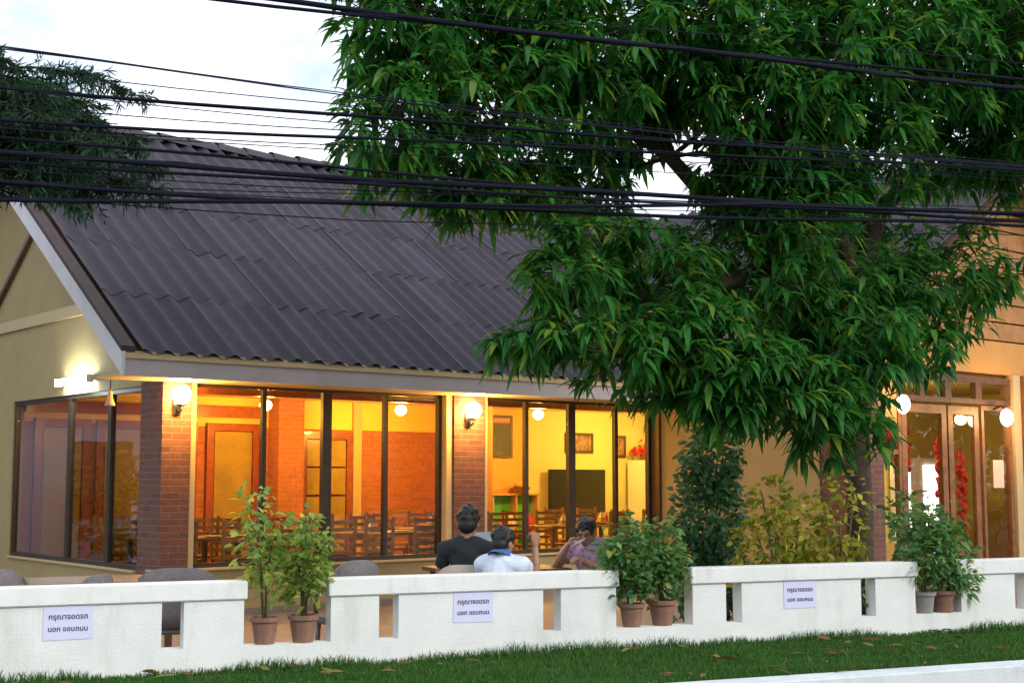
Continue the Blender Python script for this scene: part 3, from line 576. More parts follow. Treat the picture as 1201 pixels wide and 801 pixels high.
patio_chair(W(-3.16, 1.0, FZ), AW+.1, 'grey rattan chair at the left edge behind the white wall', .42, .89); patio_chair(W(-2.52, 1.25, FZ), AW+.5, 'low grey rattan chair behind the leftmost notice', .26, .82)
patio_chair(W(-1.90, 1.05, FZ), AW-.05, 'wide grey rattan chair in front of the corner brick pier', .56, .865); patio_chair(W(-.62, 1.05, FZ), AW+.15, 'grey rattan chair right of the first pair of potted plants', .36, .89)
def patio_table(s, t_, label): return table(W(s, t_, FZ), AW, label, 'patio tables', 1.1, .8, .72, wood_dark)
patio_table(-2.3, 2.0, 'dark patio table among the grey rattan chairs'); patio_table(1.05, 2.15, 'dark patio table the three diners sit around')
MC = patio_chair(W(.475, 1.34, FZ), AW-R(28), 'cream chair under the man in the black shirt', .44, .815, plastic_cream); BC = patio_chair(W(.53, .80, FZ), AW-R(52), 'cream chair under the boy in the pale blue shirt', .42, .72, plastic_cream)
PC = patio_chair(W(1.92, 1.95, FZ), AW+R(118), 'cream chair under the diner in the pink floral shirt', .44, .78, plastic_cream)
o = thing('menu_card', 'white folded menu card standing on the table between man and boy', 'menu', W(.84, 1.95, FZ+.722), AW)
MB().add([(-.12,0,0),(.12,0,0),(.12,.03,.31),(-.12,.03,.31),(-.12,.004,0),(.12,.004,0),(.12,.034,.31),(-.12,.034,.31)], [(0,1,2,3),(7,6,5,4),(0,4,5,1),(2,6,7,3),(1,5,6,2),(3,7,4,0)]).build('front_leaf', shirt_white, o)
MB().add([(-.12,.08,0),(.12,.08,0),(.12,.036,.31),(-.12,.036,.31),(-.12,.084,0),(.12,.084,0),(.12,.04,.31),(-.12,.04,.31)], [(0,1,2,3),(7,6,5,4),(0,4,5,1),(2,6,7,3),(1,5,6,2),(3,7,4,0)]).build('back_leaf', shirt_white, o)

# ------------------------------------------------------------------ people
def fuse(mb, name, m, voxel=.009, smooth=6):
    me = mb.mesh(name, m); ob = bpy.data.objects.new('tmp', me); C.objects.link(ob)
    r = ob.modifiers.new('r', 'REMESH'); r.mode = 'VOXEL'; r.voxel_size = voxel; s = ob.modifiers.new('s', 'SMOOTH'); s.iterations = smooth; s.factor = .5
    dg = bpy.context.evaluated_depsgraph_get(); out = bpy.data.meshes.new_from_object(ob.evaluated_get(dg)); bpy.data.objects.remove(ob)
    out.name = name; out.materials.clear(); out.materials.append(m); out.polygons.foreach_set('use_smooth', [True]*len(out.polygons)); return out
def limb(mb, pts, rad):
    mb.tube(pts, rad, 12)
    for p, r in zip(pts, rad): mb.ball(p, r, 12, 8)
def hand(mb, wrist, d, n, curl, side=1, g=1.0):
    """palm with four fingers and a thumb; d = direction of the fingers, n = palm normal"""
    wrist, d, n = Vector(wrist), Vector(d).normalized(), Vector(n).normalized(); n = (n - d*n.dot(d)).normalized(); n0 = len(mb.v); x = d.cross(n).normalized()*side
    for k in range(4): mb.tube([wrist, wrist + d*.045 + x*(.012*(k-1.5)*1.2), wrist + d*.088 + x*(.0195*(k-1.5))], [.020, .017, .0115], 8)
    for k, L in enumerate((.066, .076, .071, .056)):
        p = wrist + d*.085 + x*(.0200*(k-1.5)); pts = [p]; ang = curl*.35; dd = d
        for seg in (.45, .32, .23):
            ang += curl*.55; dd = d*math.cos(ang) + n*math.sin(ang); p = p + dd*L*seg; pts.append(p)
        mb.tube(pts, [.0100, .0095, .009, .0075], 8); mb.ball(pts[-1], .0078, 8, 6)
    p = wrist + d*.03 - x*.026; t1 = p + (d*.7 - x*.7 + n*.35).normalized()*.038; t2 = t1 + (d*.9 - x*.1 + n*.45*(.5+curl)).normalized()*.032
    mb.tube([p, t1, t2], [.014, .012, .009], 8); mb.ball(t2, .009, 8, 6)
    if g != 1: mb.v[n0:] = [tuple(wrist + (Vector(q)-wrist)*g) for q in mb.v[n0:]]
def head_shape(mb, c, yaw, pitch, k=1.0):
    """skull, jaw, nose, brow, lips and ears round the centre c; the face looks along +y before yaw/pitch"""
    M = Matrix.Rotation(yaw, 3, 'Z') @ Matrix.Rotation(pitch, 3, 'X'); c = Vector(c); n0 = len(mb.v)
    mb.ball((0, -.008, .02), (.075, .095, .095), 18, 12); mb.ball((0, .022, -.045), (.058, .066, .068), 16, 10); mb.ball((0, .058, -.088), (.030, .026, .024), 10, 8)
    mb.tube([(0, .085, .018), (0, .103, -.018), (0, .098, -.026)], [.009, .014, .012], 8); mb.ball((0, .078, .03), (.052, .016, .010), 10, 6)
    mb.ball((0, .083, -.056), (.026, .010, .007), 10, 6); mb.ball((0, .081, -.068), (.023, .010, .008), 10, 6)
    for s in (-1, 1): mb.ball((s*.078, -.008, -.012), (.009, .020, .032), 8, 8); mb.ball((s*.036, .066, -.02), (.024, .018, .02), 8, 6)
    for i in range(n0, len(mb.v)): mb.v[i] = tuple(c + M @ (Vector(mb.v[i])*k))
    return c, M, k
def person(label, loc, rz, k, spine, head, yaw, pitch, armL, armR, handL, handR, shirt, extra=None, hair='short', build=1.0, sleeve=.5, hs=1.0):
    root = thing('person', label, 'person', loc, rz); m = MB(); V = lambda p: Vector(p)*k
    hip, waist, chest, neck = [V(p) for p in spine]; hc = V(head)
    limb(m, [hip, waist, chest], [.135*k*build, .125*k*build, .135*k*build]); m.ball(chest, (.17*k*build, .105*k*build, .13*k), 14, 10); m.ball(hip, (.17*k, .12*k, .10*k), 12, 8)
    limb(m, [chest + Vector((0, 0, .05*k)), neck, (neck+hc)/2 + Vector((0, -.01, 0))*k, hc - Vector((0, .015, .03))*k], [.075*k, .055*k, .05*k, .05*k])
    for s in (-1, 1):
        limb(m, [hip + V((s*.085, 0, -.01)), V((s*.11, .42, .49)), V((s*.11, .42, .10))], [.085*k, .062*k, .045*k]); limb(m, [V((s*.11, .41, .06)), V((s*.115, .55, .035))], [.045*k, .035*k])
    for arm, hd, s in ((armL, handL, -1), (armR, handR, 1)):
        sh, el, wr = [V(p) for p in arm]; limb(m, [chest + V((s*.06, 0, .07)), sh], [.08*k, .062*k]); limb(m, [sh, (sh*.5+el*.5), el], [.058*k*build, .047*k*build, .039*k]); limb(m, [el, el*.6+wr*.4, wr], [.039*k, .040*k, .027*k])
        hand(m, wr, hd[0], hd[1], hd[2], s, hd[3] if len(hd) > 3 else 1.0)
    hcx, HM, hk = head_shape(m, hc, yaw, pitch, k*hs)
    link('body', fuse(m, 'body', skin_m, .0072, 3), root)
    # shirt over torso and upper arms, ending at neckline, sleeves and waist
    c = MB(); g_ = .014
    limb(c, [hip + Vector((0, 0, -.03)), waist, chest], [.15*k*build, .143*k*build, .15*k*build]); c.ball(chest, (.186*k*build, .121*k*build, .145*k), 16, 10); c.ball(hip, (.18*k, .135*k, .10*k), 12, 8)
    c.tube([chest + Vector((0, 0, .05*k)), neck - (neck-chest)*.10], [.10*k, .066*k], 14)
    for arm, s in ((armL, -1), (armR, 1)):
        sh, el, wr = [V(p) for p in arm]; limb(c, [chest + V((s*.06, 0, .07)), sh], [.095*k, .077*k]); e = sh*(1-sleeve)+el*sleeve; c.tube([sh, e], [.076*k*build, .068*k*build], 14)
    cm = fuse(c, 'shirt', shirt, .010, 3)
    for v in cm.vertices:   # cloth folds
        q = v.co; f = math.sin(q.z*38+q.x*21+math.sin(q.y*17)*1.5)*.0035 + math.sin(q.z*17-q.x*33)*.003; v.co += v.normal*f
    sob = link('shirt', cm, root)
    # trousers
    tr = MB()
    for s in (-1, 1): limb(tr, [hip + V((s*.085, 0, -.01)), V((s*.11, .42, .49)), V((s*.11, .42, .14))], [.099*k, .077*k, .062*k])
    tr.ball(hip - Vector((0, 0, .04)), (.19*k, .14*k, .09*k), 12, 8); link('trousers', fuse(tr, 'trousers', denim, .012, 3), root)
    for s in (-1, 1): MB().ball(V((s*.113, .49, .03)), (.045*k, .11*k, .03*k), 10, 6).build('shoe', wood_dark, root, smooth=True)
    # hair cap with an uneven hairline, tufts
    h = MB(); 
    h.ball((0, -.016, .034), (.086, .103, .100), 18, 12); h.ball((0, -.055, -.012), (.074, .060, .072), 14, 10)
    for q in range(46):
        t, u = random.uniform(0, 2*math.pi), random.uniform(.0, 1); r = Vector((math.cos(t)*math.sqrt(1-u*u)*.084, math.sin(t)*math.sqrt(1-u*u)*.10-.016, u*.095+.036)); h.ball(r, (random.uniform(.012, .022),)*3, 6, 4)
    for i in range(len(h.v)):
        p = Vector(h.v[i]); 
        if p.y > .058 and p.z < .055: p.y = .058 - (p.y-.058)*.5
        h.v[i] = tuple(hcx + HM @ (p*hk))
    link('hair', fuse(h, 'hair', hair_m, .0075, 2), root)
    # eyes and brows
    for s in (-1, 1):
        e = MB().ball((s*.034, .078, .006), (.014, .006, .006), 8, 6); b = MB().ball((s*.035, .086, .028), (.02, .005, .004), 8, 5)
        for q, nm, mm in ((e, 'eye', ink), (b, 'eyebrow', hair_m)):
            q.v = [tuple(hcx + HM @ (Vector(p)*hk)) for p in q.v]; q.build(nm, mm, root, smooth=True)
    return root, hcx, HM, hk
SP = [(0, 0, .53), (0, -.015, .70), (0, .0, .88), (0, .03, 1.02)]
# man with his back to the street
person('man in a black shirt with his back to the street, seated left at the table', W(.475, 1.36, FZ), AW-R(28), .985, [(0, 0, .53), (0, .0, .70), (0, .02, .88), (.0, .05, 1.02)], (.0, .065, 1.145), R(-2), R(-6),
       [(-.185, .03, .93), (-.25, .12, .66), (-.20, .38, .74)], [(.185, .03, .93), (.23, .14, .67), (.16, .40, .75)], [(.2, 1, 0), (0, 0, -1), .5], [(-.2, 1, 0), (0, 0, -1), .5], shirt_black, build=.88, hs=1.1)
# boy with raised fist
r_, hc_, HM_, hk_ = person('boy in a pale blue shirt raising his right fist beside the man in black', W(.53, .80, FZ), AW-R(52), .90, [(0, 0, .50), (0, .01, .68), (0, .03, .86), (0, .05, .99)], (0, .07, 1.105), R(-8), R(-8),
       [(-.19, .04, .92), (-.26, .16, .68), (-.16, .38, .78)], [(.19, .05, .92), (.20, .29, .83), (.17, .33, 1.06)], [(.2, 1, .1), (0, 0, -1), .5], [(0, 0, 1), (-1, .3, 0), 1.75, 1.2], shirt_white, build=.95, sleeve=.42, hs=1.06)
cl = MB(); cl.tube([(0, .02*.9, .895*.99), (0, .042*.9, .935*.99), (0, .045*.9, .955*.99)], [.105, .075, .060], 18, False); cl.build('collar', shirt_blue, r_, smooth=True)
# diner in pink, head bowed
r_, hc_, HM_, hk_ = person('diner in a pink floral shirt with bowed head at the right of the table', W(1.92, 1.95, FZ), AW+R(128), .96, [(0, -.02, .52), (0, .03, .69), (0, .08, .86), (0, .14, .98)], (0, .20, 1.065), R(12), R(-24),
       [(-.20, .09, .90), (-.27, .26, .70), (-.08, .42, .82)], [(.20, .09, .90), (.28, .28, .74), (.12, .34, .93)], [(.3, .8, .3), (.3, .2, -1), .9], [(-.5, -.1, 1), (-.8, -.4, -.2), 1.0], shirt_pink, build=1.05)
o = MB().tube([(0, 0, 0), (.09, -.02, .05)], .009, 8).build('white_straw', china, None, loc=W(1.60, 1.70, 1.045), rot=(0, 0, AW), smooth=True); tag(o, 'short white straw held before the face of the diner in pink', 'straw')

# ------------------------------------------------------------------ plants
def leaf_arrays(P, D, N, L, Wd, droop, seg=3):
    """folded, drooping leaves as quads: base P, direction D, up N, length L, width Wd"""
    n = len(P); D = D/np.linalg.norm(D, axis=1)[:, None]; X = np.cross(D, N); X /= np.linalg.norm(X, axis=1)[:, None]+1e-9; U = np.cross(X, D)
    prof = [.12, .85, .95, .5, .04] if seg == 4 else [.15, .95, .8, .05]
    V = np.zeros((n, (seg+1)*3, 3))
    for i in range(seg+1):
        f = i/seg; c = P + D*(L*f)[:, None] + np.array([0, 0, -1.])*(droop*L*f*f)[:, None]; w = (Wd*.5*prof[i])[:, None]
        V[:, i*3] = c - X*w + U*w*.28; V[:, i*3+1] = c; V[:, i*3+2] = c + X*w + U*w*.28
    fs = []
    for i in range(seg):
        a = i*3; fs += [(a, a+1, a+4, a+3), (a+1, a+2, a+5, a+4)]
    F = (np.arange(n)[:, None, None]*((seg+1)*3) + np.array(fs)[None]).reshape(-1, 4)
    return V.reshape(-1, 3), F
def mesh_np(name, V, F, m):
    me = bpy.data.meshes.new(name); me.vertices.add(len(V)); me.vertices.foreach_set('co', V.astype(np.float32).ravel()); me.loops.add(F.size); me.loops.foreach_set('vertex_index', F.astype(np.int32).ravel())
    me.polygons.add(len(F)); me.polygons.foreach_set('loop_start', np.arange(0, F.size, 4, dtype=np.int32)); me.materials.append(m); me.update(calc_edges=True); me.polygons.foreach_set('use_smooth', [True]*len(F)); return me
def rnd_dir(n, zlo=-.4, zhi=1):
    a = RNG.uniform(0, 2*np.pi, n); z = RNG.uniform(zlo, zhi, n); r = np.sqrt(np.clip(1-z*z, 0, 1)); return np.stack([r*np.cos(a), r*np.sin(a), z], 1)
def potted(label, s, t, z, potr, poth, pm, stems, lm, L, Wd, nl, group='potted plants in the gaps of the white wall', droop=.35):
    root = thing('potted_plant', label, 'plant', W(s, t, z), AW, group)
    MB().lathe([(potr*.68, 0), (potr*.9, poth*.82), (potr*.92, poth*.83), (potr*1.04, poth*.83), (potr*1.05, poth), (potr*.92, poth), (potr*.9, poth*.9), (.01, poth*.9)], (0, 0, 0), 24).build('pot', pm, root, smooth=False)
    MB().lathe([(potr*.9, poth*.9), (potr*.5, poth*.935), (.005, poth*.95)], (0, 0, 0), 16).build('soil', soil, root)
    P = []; D = []
    for (dx, dy, h, spread, frac) in stems:
        pts = [Vector((dx*.15, dy*.15, poth*.9)), Vector((dx*.5 + random.uniform(-.02, .02), dy*.5, poth + h*.45)), Vector((dx, dy, poth + h))]
        MB().tube(pts, [.010, .008, .004], 6).build('stem', bark_s, root, smooth=True)
        for k in range(5):
            f = random.uniform(.3, .95); b0 = pts[1].lerp(pts[2], f) if f > .5 else pts[0].lerp(pts[1], f*2); q = b0 + Vector((random.uniform(-1, 1), random.uniform(-1, 1), random.uniform(.2, .8))).normalized()*spread*.9
            MB().tube([b0, q], [.005, .002], 4).build('stem', bark_s, root)
        n = int(nl*1.7*frac); f = RNG.uniform(.22, 1.02, n)**.8; c = np.array([pts[0].lerp(pts[1], x*2) if x < .5 else pts[1].lerp(pts[2], x*2-1) for x in f]); off = rnd_dir(n, -.6, .8)*(spread*RNG.uniform(.2, 1, n)*(1.15-.6*np.abs(f-.55)))[:, None]
        P.append(c+off); D.append(off/np.linalg.norm(off, axis=1)[:, None]*.6 + rnd_dir(n, -.5, .8)*.7)
    P = np.concatenate(P); D = np.concatenate(D); n = len(P); up = rnd_dir(n, .5, 1)
    V, F = leaf_arrays(P, D, up, RNG.uniform(.55, 1.1, n)*L, RNG.uniform(.6, 1.05, n)*Wd, RNG.uniform(.3, 1.2, n)*droop); link('foliage', mesh_np('foliage', V, F, lm), root)
    return root
leaf_pot2 = leafmat('potted_leaf_deep', (.04, .15, .045), (.17, .34, .12), .4, .42, (.30, .32, .05))
Z0 = .521
potted('slender potted shrub with lime leaves on a tall stem, leftmost pot in the wall', -1.455, .065, Z0, .095, .175, terracotta, [(-.07, 0, .78, .17, 1.1), (.05, .02, .5, .14, .6)], leaf_pot, .085, .045, 125)
potted('bushier potted shrub with lime leaves, right pot of the leftmost gap', -1.195, .065, Z0, .10, .18, terracotta, [(.02, 0, .62, .17, 1), (.10, .02, .50, .15, .8), (-.05, .03, .40, .14, .6)], leaf_pot, .08, .045, 150)
potted('bushy dark green potted plant, left pot of the middle gap', 1.285, .065, Z0, .095, .17, terracotta, [(-.12, 0, .42, .19, 1), (.02, 0, .56, .17, 1), (.05, .03, .25, .14, .6)], leaf_pot2, .085, .05, 190)
potted('dark green potted plant with yellow leaves, right pot of the middle gap', 1.545, .07, Z0, .105, .185, terracotta, [(.03, 0, .52, .16, 1), (.10, .02, .32, .14, .7), (-.05, .02, .28, .13, .6)], leaf_pot2, .085, .05, 150)
potted('grey pot with thin pale stems and sparse leaves, left pot of the right gap', 3.985, .065, Z0, .088, .17, grey_pot, [(-.12, 0, .66, .2, 1.2), (.03, .02, .60, .2, 1)], leaf_pot2, .09, .045, 130)
potted('brown pot with drooping deep green plant, right pot of the right gap', 4.175, .065, Z0, .105, .175, terracotta, [(.06, 0, .62, .2, 1.1), (.18, -.02, .14, .17, 1), (-.08, .02, .5, .18, .9)], leaf_pot2, .095, .045, 150, droop=.7)
def shrub(name, label, loc, blobs, lm, L, Wd, dens, stems=6, group=None, droop=.4, trunk=True):
    root = thing(name, label, 'shrub', loc, AW, group); P = []; D = []
    for (x, y, z, rx, ry, rz_) in blobs:
        n = int(dens*rx*rz_*ry**.5); d = rnd_dir(n, -1, 1); f = RNG.uniform(.45, 1.05, n)[:, None]; P.append(np.array([x, y, z]) + d*f*np.array([rx, ry, rz_])); D.append(d*.7 + rnd_dir(n, -.6, .7)*.8)
    P = np.concatenate(P); D = np.concatenate(D); k = P[:, 2] > .03; P, D = P[k], D[k]; n = len(P)
    V, F = leaf_arrays(P, D, rnd_dir(n, .3, 1), RNG.uniform(.65, 1.25, n)*L, RNG.uniform(.8, 1.2, n)*Wd, RNG.uniform(.2, 1.2, n)*droop); link('foliage', mesh_np('foliage', V, F, lm), root)
    for k in range(stems):
        b = blobs[k % len(blobs)]; MB().tube([(random.uniform(-.08, .08), random.uniform(-.08, .08), 0), (b[0]*.5, b[1]*.5, b[2]*.45), (b[0] + random.uniform(-.5, .5)*b[3], b[1], b[2] + .3*b[5])], [.022, .015, .006], 6).build('stem', bark_s, root, smooth=True)
    return root
shrub('clipped_shrub', 'tall dense dark green shrub beside the right end of the windows', W(3.25, 2.2, FZ), [(0, 0, .55, .36, .32, .5), (-.02, 0, 1.15, .36, .32, .5), (.02, 0, 1.65, .30, .28, .38)], leaf_dark, .075, .05, 13000)
shrub('variegated_bush', 'yellow-green variegated bush behind the right notice', W(3.28, 1.05, FZ), [(-.1, 0, .9, .36, .3, .42), (.1, .1, .5, .5, .35, .45), (.18, 0, 1.05, .26, .25, .3), (-.12, 0, 1.3, .2, .2, .22)], leaf_yel, .08, .055, 4800)
shrub('variegated_bush', 'loose yellow-leaved bush beside the tree trunk', W(3.86, 1.0, FZ), [(.0, 0, 1.10, .30, .3, .48), (.0, .05, .55, .34, .3, .4)], leaf_yel, .08, .055, 3200)
shrub('low_shrub', 'deep green low shrub between brick pier and glass doors', W(5.35, 1.5, FZ), [(-.1, 0, .75, .34, .3, .42), (.2, 0, .55, .3, .3, .35), (-.3, .1, 1.1, .24, .2, .3)], leaf_frangi, .12, .055, 2400)
shrub('slot_plant', 'pale-edged leafy plant poking through the slot right of the right notice', W(3.46, .185, FZ), [(0, 0, .52, .10, .05, .15)], leafmat('pale_edged_leaf', (.04, .11, .05), (.12, .22, .13), .35, .45, (.5, .52, .42)), .065, .045, 26000, 3)
shrub('low_shrub', 'dark shrub behind the middle pair of potted plants', W(2.2, 1.3, FZ), [(0, 0, .6, .35, .3, .35)], leaf_dark, .08, .05, 1800)

# ------------------------------------------------------------------ neighbour house left of the frame (seen only as a reflection in the side windows)
nh = thing('neighbour_house', 'blue-grey house reflected in the side windows', 'house', (-17, 22, 0), R(28))
bluewall = mat('blue_grey_plaster', (.22, .28, .38), .8, .06, 3)
MB().box(-5, 5, -3, 3, 0, 3.2).build('wall', bluewall, nh)
MB().add([(-5.6,-3.7,3.1),(5.6,-3.7,3.1),(5.6,3.7,3.1),(-5.6,3.7,3.1),(-5.6,0,5.4),(5.6,0,5.4)], [(0,1,5,4),(2,3,4,5),(0,4,3),(1,2,5),(0,3,2,1)]).build('roof', roof_m, nh)
for x in (-3.4, -.9, 1.8): MB().box(x, x+1.3, -3.05, -3.002, .9, 2.3).build('window', tv_m, nh)
for (x, y) in ((-11.5, 16.6), (-12.5, 19.5)): shrub('neighbour_shrub', 'leafy green shrub reflected in the side windows, ' + ('nearer' if y < 17 else 'farther'), (x, y, 0), [(0, 0, .9, .9, .8, .8), (.3, .2, 1.6, .6, .6, .6)], leaf_frangi, .2, .1, 700)

# ------------------------------------------------------------------ unseen houses and trees, added to keep bright sky out of window reflections
for i, (s_, w, h, col, lab) in enumerate([(-9, 9, 5.0, (.22, .17, .12), 'brown'), (3, 10, 5.8, (.30, .26, .20), 'tan'), (15, 9, 5.2, (.16, .20, .18), 'grey-green'), (27, 10, 5.6, (.26, .18, .12), 'reddish'), (39, 10, 6.0, (.2, .2, .2), 'grey'), (51, 11, 6.5, (.24, .2, .12), 'ochre'), (64, 12, 7.0, (.2, .15, .15), 'mauve')]):
    hs = thing('unseen_house', lab + ' house across the street, added unseen to hide sky in window reflections', 'house', W(s_, -18, 0), AW, 'houses across the street')
    MB().box(-w/2, w/2, -6, 0, 0, h-1.6).build('wall', mat('house_plaster_' + lab, col, .8, .1, 3), hs)
    MB().add([(-w/2-.4,-6.5,h-1.7),(w/2+.4,-6.5,h-1.7),(w/2+.4,.5,h-1.7),(-w/2-.4,.5,h-1.7),(-w/2-.4,-3,h),(w/2+.4,-3,h)], [(0,1,5,4),(2,3,4,5),(0,4,3),(1,2,5),(0,3,2,1)]).build('roof', roof_m, hs)
    for x in (-w*.3, 0, w*.3): MB().box(x-.6, x+.6, .002, .05, .9, 2.3).build('window', tv_m, hs)
for i, (s_, t_) in enumerate(((-4.5, -15.2), (1.5, -15.2), (8.5, -15.2), (13, -15.2), (20, -15.2), (25, -15.2), (20.5, .5), (23.5, 1.5), (26.5, 0), (29.5, 2.0))):  # the last ones stand right of the wing, added to darken its door reflections
    tr = shrub('unseen_tree', 'dark leafy tree out of view, added to darken window reflections', W(s_, t_, 0), [(0, 0, 1.2, 1.6, 1.3, 1.0), (0, 0, 3.2, 1.9, 1.5, 1.5), (.6, .2, 4.6, 1.3, 1.2, 1.1), (-.9, 0, 4.2, 1.2, 1.2, 1.2)], leaf_frangi, .34, .14, 150, 4, 'added trees out of view'); tr['category'] = 'tree'
    tr['label'] = (ORD[i] if i else 'first') + ' leafy tree added out of view to darken window reflections'
    MB().tube([(0, 0, 0), (.05, 0, 1.4), (0, .05, 3.2)], [.2, .16, .1], 8).build('trunk', bark, tr, smooth=True)

# ------------------------------------------------------------------ mango tree
BL = [(-0.31,1.0,5.11,0.53,0.61,0.55),(-0.44,0.8,4.29,0.42,0.56,0.47),(0.49,1.2,5.35,0.68,0.69,0.58),(0.3,0.7,4.54,0.57,0.64,0.41),(-0.05,1.0,4.0,0.63,0.66,0.23),(1.08,0.8,5.08,0.69,0.7,0.65),(1.32,1.5,4.37,0.45,0.57,0.3),(0.92,1.5,6.26,1.21,0.95,0.54),
(2.21,0.8,5.52,0.92,0.81,0.68),(2.85,0.5,4.85,0.77,0.73,0.59),(2.78,1.8,5.14,0.5,0.6,0.37),(3.81,0.6,5.37,1.01,0.85,0.7),(5.23,0.8,5.6,1.12,0.91,0.91),(5.57,0.6,4.73,0.61,0.66,0.65),(3.87,0.9,4.52,0.88,0.79,0.47),(5.23,1.2,4.67,0.82,0.76,0.33),(3.14,0.9,4.03,0.66,0.68,0.49),
(0.81,0.3,3.17,0.39,0.55,0.39),(0.71,0.25,2.7,0.35,0.53,0.25),(1.74,0.6,3.13,0.51,0.6,0.45),(1.46,0.3,2.57,0.56,0.63,0.37),(2.05,0.2,2.55,0.62,0.66,0.44),(3.01,0.6,3.27,0.64,0.67,0.51),(2.49,0.1,2.40,0.67,0.6,0.36),(3.28,0.4,2.75,0.68,0.69,0.5),(3.12,0.2,2.08,0.50,0.6,0.33),(3.85,0.3,2.68,0.38,0.5,0.34),
(5.01,1.0,3.43,0.6,0.65,0.6),(5.3,0.8,3.66,0.35,0.53,0.48),(2.15,0.15,2.2,0.43,0.5,0.24),(1.38,0.8,3.59,0.39,0.54,0.28),(0.23,0.8,3.74,0.2,0.45,0.16),(4.6,2.1,3.8,0.93,0.7,0.69),(3.55,1.5,6.84,2.5,1.6,0.67),(6.06,1.2,6.87,1.31,1.01,0.8),(-0.47,1.2,5.93,0.36,0.53,0.5),(4.5,0.6,2.85,0.36,0.5,0.28),(0.42,0.3,2.63,0.14,0.42,0.11),(1.96,1.6,4.73,0.38,0.54,0.47),(1.0,1.3,4.05,0.5,0.5,0.28),(1.75,1.9,4.15,0.4,0.45,0.25),(0.55,1.1,3.95,0.4,0.5,0.22),(2.75,0.9,4.35,0.4,0.5,0.4),(2.5,1.5,3.6,0.35,0.5,0.3),(2.1,1.2,4.95,0.45,0.5,0.35),(4.2,0.7,3.3,0.5,0.5,0.4)]
SPARSE = {27: .4, 28: .35, 36: .5, 10: .6, 6: .7, 32: .8, 15: .7}
TB = Vector((4.25, 1.3, FZ))
mango = thing('mango_tree', 'huge mango tree with drooping long leaves covering the right half', 'tree', W(TB.x, TB.y, FZ), AW)
def T(p): return Vector(p) - TB       # wall-frame point to the tree's own frame
trunk = MB(); 
tp = [(4.25,1.3,.05),(4.24,1.28,.5),(4.3,1.3,1.3),(4.28,1.32,2.1),(4.35,1.3,2.9),(4.3,1.3,3.5)]
trunk.tube([T(p) for p in tp], [.19, .14, .12, .115, .115, .12], 14).build('trunk', bark, mango, smooth=True)
LIMBS = [[(4.3,1.3,2.8),(3.7,1.2,3.3),(2.9,1.25,3.9),(2.3,1.2,4.4),(1.5,1.2,4.9),(.4,1.1,5.1)], [(4.3,1.3,3.3),(4.6,1.3,4.1),(5.2,1.1,4.8),(5.6,1,5.6)], [(4.3,1.3,3.4),(4.0,1.3,4.2),(3.6,1.2,5.2),(3.5,1.4,6.4)],
         [(2.3,1.2,4.4),(2.0,1.2,5.2),(1.4,1.3,6.2)], [(3.7,1.2,3.3),(2.9,.8,3.35),(2.0,.6,3.1),(1.2,.45,3.0)], [(4.3,1.3,2.4),(3.9,.9,2.7),(3.2,.6,2.75),(2.5,.4,2.5)], [(4.3,1.3,3.0),(4.9,1.2,3.5),(5.3,1,3.8)], [(1.5,1.2,4.9),(.6,1,4.5),(-.2,.95,4.2)]]
for L in LIMBS:
    r0 = .11 if L[0][0] > 3.5 else .06
    MB().tube([T(p) for p in L], [r0*(1-.75*i/(len(L)-1)) for i in range(len(L))], 10).build('limb', bark, mango, smooth=True)
LP = np.array([T(p) for L in LIMBS for p in L])
P = []; D = []; tw = MB(); clumpN = []
for i, (s, t, z, rs, rt, rz_) in enumerate(BL):
    k = SPARSE.get(i, 1.0); n = max(4, int(300*k*rs*rz_*(1+.25*rt))) + (6 if rs < .3 else 0); c = np.array(T((s, t, z)))
    near = LP[np.argmin(((LP-c)**2).sum(1))]; tw.tube([near, (near+c)/2 + np.array([0, 0, .06]), c], [.022, .016, .008], 5, False)
    d = rnd_dir(n, -1, 1); d[:, 1] -= .25; cp = c + d*RNG.uniform(.35, 1.05, n)[:, None]*np.array([rs, rt, rz_])
    for p in cp:
        b0 = c + (p-c)*.35; tw.tube([b0, p], [.007, .004], 3, False)
        m = RNG.integers(10, 18); a = RNG.uniform(0, 2*np.pi, m); el = RNG.uniform(-.75, .55, m)
        out = (p-c)/(np.linalg.norm(p-c)+1e-6); dd = np.stack([np.cos(a)*np.cos(el), np.sin(a)*np.cos(el), np.sin(el)], 1) + out*.45
        P.append(p + dd*.02 + RNG.normal(0, .025, (m, 3))); D.append(dd)
tw.build('twigs', bark, mango)
P = np.concatenate(P); D = np.concatenate(D); n = len(P)
up = np.tile([0, 0, 1.], (n, 1)) + RNG.normal(0, .25, (n, 3)); LL = RNG.uniform(.11, .205, n)*np.where(RNG.random(n) < .12, .6, 1.0); WW = LL*RNG.uniform(.26, .34, n); DR = RNG.uniform(.2, .85, n)
# the 300 leaves nearest to the street are leaves of their own, the rest one mass
front = np.argsort(P[:, 1] + RNG.uniform(0, .25, n))[:300]; mask = np.ones(n, bool); mask[front] = False
V, F = leaf_arrays(P[mask], D[mask], up[mask], LL[mask], WW[mask], DR[mask]); o = link('crown', mesh_np('crown', V, F, leaf_mango), mango); o['kind'] = 'stuff'
for i in front:
    V, F = leaf_arrays(P[i:i+1]*0, D[i:i+1], up[i:i+1], LL[i:i+1], WW[i:i+1], DR[i:i+1]); link('leaf', mesh_np('leaf', V, F, leaf_mango), mango, P[i])

